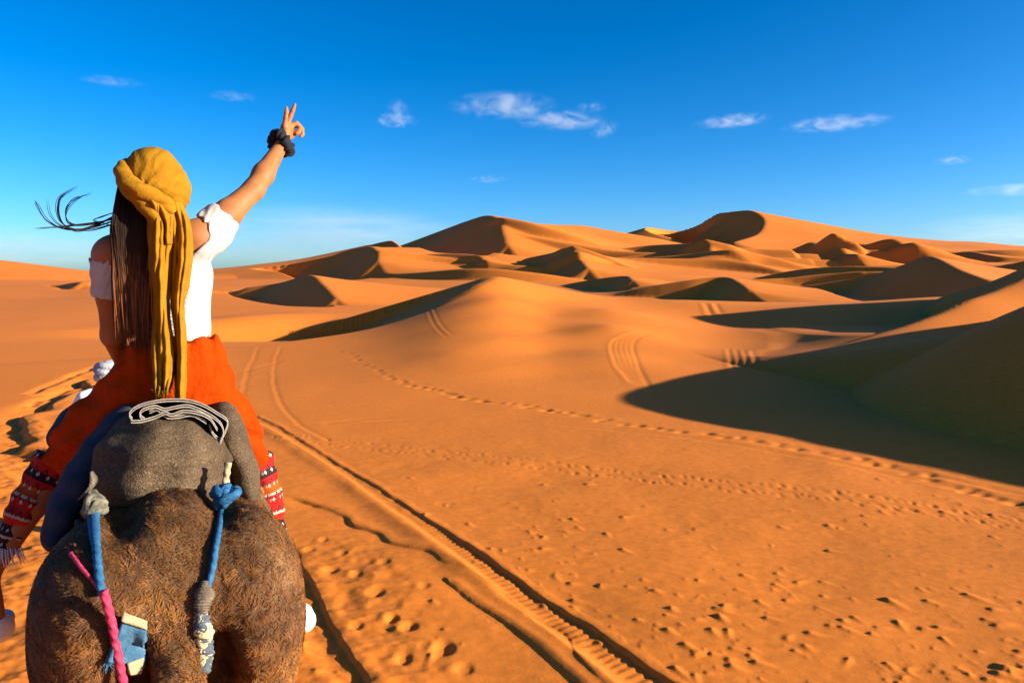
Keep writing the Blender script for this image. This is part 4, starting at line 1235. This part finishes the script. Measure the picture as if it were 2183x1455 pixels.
# white off-shoulder top
def build_top():
    S = Solid((-.36, 2.45, 2.1), (.36, 2.98, 2.9), .0070)
    torso(S, .013, .04)
    S.ell(lerp(J['chest'], J['waist'], 1.05), (.122, .090, .075), .04)
    a = J['shr']; d = (J['elr'] - J['shr']); d = d / np.linalg.norm(d)
    S.cone(a + d * -.02, a + d * .105, .066, .064, .03)
    S.ell(a + d * .06 + np.array([.005, 0, -.03]), (.05, .055, .05), .04)
    al = J['shl']; dl = J['ell'] - J['shl']; dl /= np.linalg.norm(dl)
    S.cone(al + dl * .02, al + dl * .155, .062, .060, .03)
    # hem, sleeve ends, neckline
    hem = lerp(J['waist'], J['hips'], .16)
    S.cut(lambda X, Y, Z: hem[2] - Z - .10 * (X - hem[0]) + .008 * np.sin(X * 60) * 1 + 0 * Y)
    er = a + d * .118
    def right_end(X, Y, Z):
        return np.where((X > J['shr'][0] - .02), (X - er[0]) * d[0] + (Y - er[1]) * d[1] * .6 + (Z - er[2]) * d[2] - .006 * np.sin(Z * 90 + Y * 60), -1.0)
    S.cut(right_end)
    el = al + dl * .135
    S.cut(lambda X, Y, Z: np.where((X < al[0] + .028) & (Z < el[2] + .2), (X - el[0]) * dl[0] + (Y - el[1]) * dl[1] + (Z - el[2]) * dl[2] + .004 * np.sin(Y * 80 + X * 50), -1.0))
    nk = rp(322, 495, 2.73)
    S.carve(nk, (.176, .30, .098), .006)
    S.carve(rp(215, 505, 2.73), (.07, .30, .078), .006)
    S.shift(lambda X, Y, Z: .0028 * np.sin(Z * 120 + 18 * np.sin(X * 18)) * np.sin(X * 30 + Y * 20) + .004 * np.sin(Z * 42 + X * 26 + Y * 12) * np.exp(-((Z - J['waist'][2] - .02) / .10) ** 2))
    return S.mesh(1)
v, f = build_top(); RIDER.part("white_top", v, f, M_SHIRT)

# orange trousers with woven cuffs
def build_pants():
    S = Solid((-.62, 2.5, 1.5), (.62, 3.2, 2.40), .0085)
    wz = lerp(J['waist'], J['hips'], .27)
    S.ell(J['hips'] + np.array([0, 0, -.02]), (.185, .145, .14), .05)
    S.cone(wz + np.array([-.035, 0, .0]), wz + np.array([.035, 0, .0]), .098, .098, .07)
    S.ell(lerp(J['waist'], J['hips'], .6), (.155, .115, .09), .05)
    for s, h, kn in ((1, 'hipr', 'kner'), (-1, 'hipl', 'knel')):
        S.cone(J[h] + np.array([0, -.01, -.01]), lerp(J[h], J[kn], .55), .104, .092, .04)
        S.cone(lerp(J[h], J[kn], .55), J[kn], .100, .066, .03)
    top = lerp(J['waist'], J['hips'], .24)
    S.cut(lambda X, Y, Z: Z - top[2] - .10 * (X - top[0]) + 0 * Y)
    ends = []
    for s, h, kn, an in ((1, 'hipr', 'kner', 'ankr'), (-1, 'hipl', 'knel', 'ankl')):
        e = J[kn] + np.array([0, 0, .012]); d = lerp(J[an] - J[kn], J[kn] - J[h], .5); d /= np.linalg.norm(d)
        S.cut(lambda X, Y, Z: np.where(s * X > .1, (X - e[0]) * d[0] + (Y - e[1]) * d[1] + (Z - e[2]) * d[2], -1.0))
    c = J['hips']
    def folds(X, Y, Z):
        up = np.clip((Z - c[2] + .02) / .14, 0, 1)
        gather = .008 * np.sin((X - .01) * 92 + 9 * Z) * up + .004 * np.sin(X * 171 + 2) * up
        leg = .006 * np.sin(np.abs(X) * 34 + Z * 58 + Y * 25 + 1.5 * np.sin(Z * 23)) * (1 - up) * np.clip((np.abs(X - .02) - .06) / .12, 0, 1)
        bag = .005 * np.sin(Z * 40 - np.abs(X) * 42 + Y * 10) * (1 - up)
        return gather + leg + bag
    S.shift(folds)
    return S.mesh(1)
v, f = build_pants(); PANTS = RIDER.part("trousers", v, f, M_PANTS)
def cuff(kn, an, s):
    a = J[kn] + np.array([0, 0, .02]); b = lerp(J[kn], J[an], .80 if s > 0 else .74)
    n, seg = 44, 40
    t = np.linspace(0, 1, n); C = a * (1 - t[:, None]) + b * t[:, None]
    C[:, 0] += s * .012 * np.sin(t * 3)
    rad = .066 - .026 * t + .0035 * np.sin(t * 31) + .004 * np.sin(t * 12 + 1)
    V, F = tube(C, rad, seg)
    V = np.array(V); th = np.tile(np.arange(seg) / seg, n)
    V[:n * seg] += ((V[:n * seg] - np.repeat(C, seg, 0)) * (.06 * np.sin(th * 2 * math.pi * 5 + np.repeat(t, seg) * 9))[:, None])
    o = RIDER.part("patterned_cuff", V, F, M_CUFF, PANTS)
    A = np.zeros((len(V), 3), np.float32); A[:n * seg, 0] = th; A[:n * seg, 1] = np.repeat(1 - t, seg)
    at = o.data.attributes.new("weave", 'FLOAT_VECTOR', 'POINT'); at.data.foreach_set("vector", A.ravel())
    # white tassel fringe below the cuff
    rr = np.random.default_rng(4 if s > 0 else 6); out = []
    for i in range(34):
        th_ = i / 34 * 2 * math.pi
        p = C[-1] + .036 * np.array([math.cos(th_), math.sin(th_), 0]); L = .045 + .02 * rr.random()
        q = p + np.array([.012 * math.cos(th_) + rr.normal(0, .004), .012 * math.sin(th_), -L])
        out.append(tube(np.array([p + [0, 0, .01], lerp(p, q, .5) + rr.normal(0, .002, 3), q]), [.0022, .0020, .0012], 5))
    v, f = merge(out); RIDER.part("fringe", v, f, M_WHITE, PANTS)
cuff('kner', 'ankr', 1); cuff('knel', 'ankl', -1)
def shoe(an, to, s):
    c = J[to] + np.array([0, .04, 0])
    S = Solid(c - .16, c + .20, .006)
    S.ell(c + np.array([0, -.02, .01]), (.044, .065, .044), .03); S.ell(c + np.array([s * .012, .08, -.006]), (.042, .085, .028), .03)
    S.cone(lerp(J[an], J[to], .8), c + np.array([0, -.02, .01]), .036, .040, .02)
    S.cut(lambda X, Y, Z: c[2] - .040 - Z + 0 * X + 0 * Y)
    v, f = S.mesh(1); o = RIDER.part("shoe", v, f, M_WHITE)
shoe('ankr', 'toer', 1); shoe('ankl', 'toel', -1)

# mustard headscarf: cap, twisted knot, two long tails
hc = J['head']
def build_cap():
    S = Solid(hc - .20, hc + .20, .0055)
    S.ell(hc + np.array([.004, -.005, .018]), (.097, .114, .117), 0)
    S.ell(rp(366, 420, 2.68), (.045, .05, .045), .04); S.ell(rp(375, 405, 2.72), (.040, .06, .05), .04)
    S.cut(lambda X, Y, Z: (hc[2] - .055 - Z) + .30 * (Y - hc[1]) * 0 - .55 * (X - hc[0]) + 0 * Y)
    S.cut(lambda X, Y, Z: np.where(Y > hc[1] + .03, hc[2] + .035 - Z + 0 * X, -1.0))
    k = rp(300, 415, 2.6)
    def folds(X, Y, Z):
        a = np.arctan2(Z - k[2], X - k[0]); r = np.sqrt((X - k[0]) ** 2 + (Z - k[2]) ** 2)
        back = np.clip((hc[1] + .03 - Y) / .06, 0, 1)
        n1 = np.sin(X * 61 + Z * 23 + 1.0) * np.sin(Z * 47 - X * 19)
        return (.0042 * np.sin(a * 11 + 9 * r + 2.2 * n1) * np.clip(r / .04, 0, 1) * np.clip(1.5 - r / .07, 0, 1) + .0016 * np.sin(a * 23 + 30 * r + 2 * n1) + .0012 * n1) * back
    S.shift(folds)
    return S.mesh(1)
v, f = build_cap(); CAP = RIDER.part("headscarf", v, f, M_SCARF)
def twisted(P, rad, lobes, twist, depth):
    C = spline(P, 60)
    r = np.interp(np.linspace(0, 1, 60), np.linspace(0, 1, len(rad)), rad)
    return tube(C, r, 22, strands=lobes, twist=twist, depth=depth)
a = [twisted([rp(268, 345, 2.72), rp(260, 362, 2.665), rp(268, 384, 2.625), rp(290, 402, 2.60), rp(318, 415, 2.595), rp(350, 432, 2.60), rp(368, 452, 2.61)], [.012, .022, .027, .027, .025, .024, .018], 3, 95, .28),
     twisted([rp(262, 372, 2.69), rp(264, 390, 2.655), rp(280, 412, 2.625), rp(304, 432, 2.61), rp(326, 452, 2.605), rp(338, 475, 2.60)], [.012, .019, .021, .025, .026, .018], 2, 70, .25)]
v, f = merge(a); RIDER.part("twisted_band", v, f, M_SCARF, CAP)
def tail(left, right, Y0, folds_, seed, name="scarf_tail"):
    """hanging cloth between two pixel outlines, pleated in depth"""
    m = 90; n = 34
    L = spline([(u, v, 0) for u, v in left], m); Rr = spline([(u, v, 0) for u, v in right], m)
    G = np.zeros((m, n, 3)); b = np.linspace(0, 1, n)
    for i in range(m):
        s = i / (m - 1)
        for j in range(n):
            ph = folds_ * b[j] * 2 * math.pi
            Y = Y0(s) + (.011 * math.sin(ph + 1.6 * math.sin(s * 4 + seed)) + .0055 * math.sin(ph * 3.1 + s * 9 + seed)) * (0.5 + .5 * math.sin(min(s * 6, 1.57))) + .035 * (2 * b[j] - 1) ** 2
            u = L[i, 0] * (1 - b[j]) + Rr[i, 0] * b[j]; v_ = L[i, 1] * (1 - b[j]) + Rr[i, 1] * b[j]
            G[i, j] = rp(u, v_, Y)
    j = fbm(G[..., 0] * 22 + seed, G[..., 2] * 14, 3)
    G[..., 1] += .008 * j + .004 * fbm(G[..., 0] * 75 + seed, G[..., 2] * 22, 2); G[..., 0] += .003 * j
    v, f = sheet(G, .003)
    o = RIDER.part(name, v, f, M_SCARF, CAP)
    rr = np.random.default_rng(seed); out = []
    for e, k in ((G[-1], 0), ):
        for q in np.linspace(0, n - 1, 46):
            p = lerp(e[int(q)], e[min(int(q) + 1, n - 1)], q % 1); l = .012 + .018 * rr.random()
            out.append(tube(np.array([p, p + [rr.normal(0, .003), rr.normal(0, .003), -l]]), [.0011, .0005], 4))
    for col in (0, n - 1):
        for i in range(44, m, 1):
            p = G[i, col]; s_ = -1 if col == 0 else 1
            out.append(tube(np.array([p, p + [s_ * (.003 + .008 * rr.random()), rr.normal(-.003, .002), rr.normal(-.003, .003)]]), [.0010, .0004], 4))
    v, f = merge(out); return o, (v, f)
yb = lambda s: 2.605 - .02 * s
t1, f1 = tail([(318, 425), (314, 470), (316, 540), (322, 640), (324, 720), (327, 800), (330, 832)], [(360, 440), (366, 500), (364, 580), (362, 660), (372, 740), (372, 790), (364, 826)], lambda s: 2.585 - .035 * s, 1.25, 1)
t2, f2 = tail([(352, 432), (362, 480), (366, 560), (364, 640), (372, 720), (372, 780), (374, 856)], [(388, 430), (405, 480), (410, 545), (402, 610), (392, 650), (398, 740), (396, 856)], lambda s: 2.60 - .05 * s, 1.1, 5)
t3, f3 = tail([(290, 425), (306, 455), (326, 490), (340, 520)], [(345, 425), (360, 440), (372, 470), (372, 520)], lambda s: 2.585, 1.2, 9, "scarf_drape")
v, f = merge([f1, f2]); tag(RIDER.part("frayed_edge", v, f, M_SCARF, CAP), kind="stuff")

# long hair: hundreds of flat locks, plus the strands the wind has taken
def build_hair():
    r = np.random.default_rng(12); V = []; F = []; T = []; o = 0
    def lock(P, w0, w1, t0, t1):
        nonlocal o
        n = len(P); s = np.linspace(0, 1, n)
        Tn = np.gradient(P, axis=0); Tn /= np.linalg.norm(Tn, axis=1)[:, None]
        side = np.cross(Tn, np.array([.25 * r.normal(), 1, .1])); side /= np.linalg.norm(side, axis=1)[:, None] + 1e-9
        nrm = np.cross(side, Tn)
        w = (w0 * (1 - s) + w1 * s)[:, None] * np.minimum(1, 6 * (1 - s) + .12)[:, None]
        Q = np.stack([P - side * w, P + nrm * w * .35, P + side * w], 1).reshape(-1, 3)
        V.append(Q)
        for i in range(n - 1):
            a = o + i * 3
            F.append((a, a + 1, a + 4, a + 3)); F.append((a + 1, a + 2, a + 5, a + 4))
        T.append(np.repeat(np.clip(t0 + (t1 - t0) * sstep(.25, .9, s), 0, 1), 3)); o += n * 3
    for i in range(1150):
        a = r.random(); b = r.random()
        u0 = 252 + 85 * a; v0 = 372 + 45 * r.random() + 10 * a
        u1 = 244 + 95 * a + r.normal(0, 4); u2 = 262 + 68 * a + r.normal(0, 9)
        end = 668 + 70 * r.random() + 25 * a if r.random() < .8 else 560 + 100 * r.random()
        d = .03 * b
        P = spline([rp(u0 + 4, v0, 2.70 + d), rp(u0 - 4, v0 + 45, 2.655 + d), rp(u1, 500 + r.normal(0, 5), 2.635 + d), rp((u1 + u2) / 2 + r.normal(0, 3), 590, 2.632 + d), rp(u2, end, 2.645 + d + r.normal(0, .008))], 16)
        P[:, 0] += .0025 * np.sin(np.linspace(0, 7 + 4 * r.random(), 16) + r.random() * 6)
        lock(P, .0034, .0016, .05 + .15 * r.random(), .50 + .38 * r.random())
    for i in range(60):                                      # side of the head in front of the ear
        a = r.random()
        P = spline([rp(256 + 10 * a, 388, 2.76 - .03 * a), rp(247 + 8 * a, 430, 2.72), rp(243 + 8 * a, 500, 2.69), rp(246 + 10 * a, 585, 2.68)], 12); lock(P, .005, .002, .02, .15)
    wind = [([(248, 458), (205, 480), (160, 490), (130, 470), (126, 425), (165, 397)], 8), ([(246, 462), (200, 478), (150, 478), (140, 450), (160, 425), (196, 411)], 5),
            ([(246, 470), (195, 486), (140, 488), (100, 470), (82, 440), (76, 425)], 4), ([(246, 476), (190, 490), (135, 484), (110, 460), (102, 420)], 2), ([(247, 466), (190, 476), (120, 484), (70, 486)], 3),
            ([(247, 452), (215, 462), (200, 468), (228, 478), (246, 490)], 2)]
    for pts, n in wind:
        for k in range(n):
            j = r.normal(0, 1, (len(pts), 2)) * np.linspace(.6, 2.6, len(pts))[:, None]
            P = spline([rp(u + e[0], v + e[1], 2.70 - .02 * i) for i, ((u, v), e) in enumerate(zip(pts, j))], 34)
            lock(P, .0016, .0006, .05, .25)
    return np.vstack(V), F, np.concatenate(T)
v, f, t = build_hair()
ho = RIDER.part("hair", v, f, M_HAIR, RBODY)
at = ho.data.attributes.new("tint", 'FLOAT', 'POINT'); at.data.foreach_set("value", t.astype(np.float32))
def hair_base():
    S = Solid(hc - np.array([.16, .16, .5]), hc + .14, .008)
    S.ell(hc + np.array([-.004, .0, .0]), (.086, .098, .112), 0)
    S.chain([rp(292, 430, 2.72), rp(296, 510, 2.70), rp(300, 590, 2.69), rp(304, 670, 2.69)], [.045, .030, .022, .014], .03)
    v, f = S.mesh(2); o = RIDER.part("hair_mass", v, f, M_HAIR, RBODY)
hair_base()
# face: eyes, brows and lips
M_LIP = mottled("lips", [(0, (.30, .09, .07)), (1, (.36, .11, .09))], 30, .45)
for s in (-1, 1):
    c = hc + np.array([s * .028, .088, .005]); S = Solid(c - .03, c + .03, .004); S.ell(c, (.011, .008, .007), 0); v, f = S.mesh(1); RIDER.part("eye", v, f, M_EYE, RBODY)
c = hc + np.array([0, .092, -.075]); S = Solid(c - .04, c + .04, .004); S.ell(c, (.020, .008, .007), 0); v, f = S.mesh(1); RIDER.part("mouth", v, f, M_LIP, RBODY)

# ------------------------------------------------------------------ the camel guide walking ahead on the left
def build_guide():
    Y = 7.73
    q = lambda u, v, dy=0.0: rp(u, v, Y + dy)
    hd = q(233, 800); foot = np.array([hd[0] + .05, Y, 0.0])
    G = Thing("person", foot, "person in grey turban and loose white robe walking ahead on the left, half hidden", "person")
    sl = q(188, 845); sr = q(286, 846); el = q(166, 882, .05); wl = q(185, 915, .22)
    S = Solid((hd[0] - .55, Y - .5, -.01), (hd[0] + .6, Y + .55, 1.8), .014)
    S.ell(hd, (.078, .095, .11), .02); S.cone(hd, (sl + sr) / 2, .055, .06, .03)
    S.ell((sl + sr) / 2 + np.array([0, 0, -.25]), (.16, .11, .28), .05)
    S.chain([sl, el, wl], [.05, .042, .03], .02); S.ell(wl + np.array([.01, .04, 0]), (.03, .05, .03), .01)
    er = sr + np.array([.05, .02, -.28]); S.chain([sr, er, er + np.array([-.02, .2, -.12])], [.05, .042, .03], .02)
    for s, dy in ((-1, .22), (1, -.18)):
        hip = np.array([hd[0] + .05 + s * .09, Y, .88]); kn = hip + np.array([0, .14 if dy > 0 else .06, -.42]); an = np.array([hip[0], Y + dy, .09 if dy > 0 else .14])
        S.chain([hip, kn, an], [.09, .06, .04], .03); S.ell(an + np.array([0, .07, -.045]), (.045, .12, .045), .02)
    v, f = S.mesh(2); body = G.part("body", v, f, M_SKIN)
    S = Solid((hd[0] - .6, Y - .5, .3), (hd[0] + .65, Y + .55, 1.6), .013)
    c = (sl + sr) / 2
    S.cone(sl + np.array([.02, 0, -.01]), sr + np.array([-.02, 0, -.01]), .075, .075, .04)
    S.ell(c + np.array([0, 0, -.22]), (.20, .15, .30), .06); S.cone(c + np.array([.01, 0, -.4]), np.array([c[0] + .03, Y + .02, .48]), .17, .25, .10)
    S.chain([sl, el], [.078, .088], .03); S.cone(el, wl, .082, .070, .03)
    S.chain([sr, er], [.075, .075], .03)
    S.cut(lambda X, Y_, Z: .42 - Z + .02 * np.sin(X * 20 + Y_ * 14))
    S.shift(lambda X, Y_, Z: .008 * np.sin(X * 34 + Z * 8 + Y_ * 22) + .005 * np.sin(Z * 30 + X * 25))
    v, f = S.mesh(1); G.part("robe", v, f, M_WHITE)
    m = mottled("grey_turban_cloth", [(.3, (.22, .22, .23)), (.7, (.38, .38, .40))], 30, .9, [(NO, 60, .6, .01)])
    parts = []
    for k, (dz, r, t, tl) in enumerate(((.015, .088, .040, .25), (.05, .090, .042, -.3), (.082, .074, .042, .15), (.03, .092, .036, -.55))):
        a = np.linspace(0, 2 * math.pi, 40); P = hd + np.stack([r * np.cos(a), 1.12 * r * np.sin(a), dz + tl * .09 * np.cos(a + k)], 1)
        parts.append(tube(P, t, 14, strands=5, twist=30, depth=.15))
    S = Solid(hd - .2, hd + .25, .01); S.ell(hd + np.array([0, 0, .06]), (.085, .1, .085), 0); S.cone(hd + np.array([.0, -.07, .0]), hd + np.array([.02, -.10, -.14]), .05, .028, .03)
    v, f = S.mesh(1); parts.append((v, f))
    v, f = merge(parts); G.part("turban", v, f, m)
build_guide()

# dark bag hanging in front of the rider's left leg
BAG, _ = pad("saddle_bag", "near-black cloth saddle bag ahead of the rider's shaded left thigh", [(172, 893), (145, 920), (118, 948)], [3.15, 3.13, 3.10], .045, .06, M_WOOL2, "bag")

# iron handle of the pack frame that the rider's left hand rests on
HANDLE = Thing("pack_saddle", (-.06, 3.13, 1.93), "bent iron front of the pack saddle under the rider's left hand", "saddle")
M_IRON = mottled("dark_iron", [(.3, (.03, .028, .026)), (.7, (.06, .055, .05))], 40, .5, [(NO, 90, .3, .002)])
_w = J['wrl'] + np.array([.02, .115, -.045])
for s in (-1, 1):
    v, f = tube(spline([(_w[0] + .07 + s * .11, 3.12, 1.93), (_w[0] + .07 + s * .105, 3.13, _w[2] - .06), (_w[0] + .07 + s * .09, _w[1], _w[2])], 16), .011, 10); HANDLE.part("upright", v, f, M_IRON)
v, f = tube(spline([_w + np.array([-.03, 0, 0]), _w + np.array([.07, 0, .004]), _w + np.array([.17, 0, 0])], 14), .013, 10); HANDLE.part("grip", v, f, M_IRON)
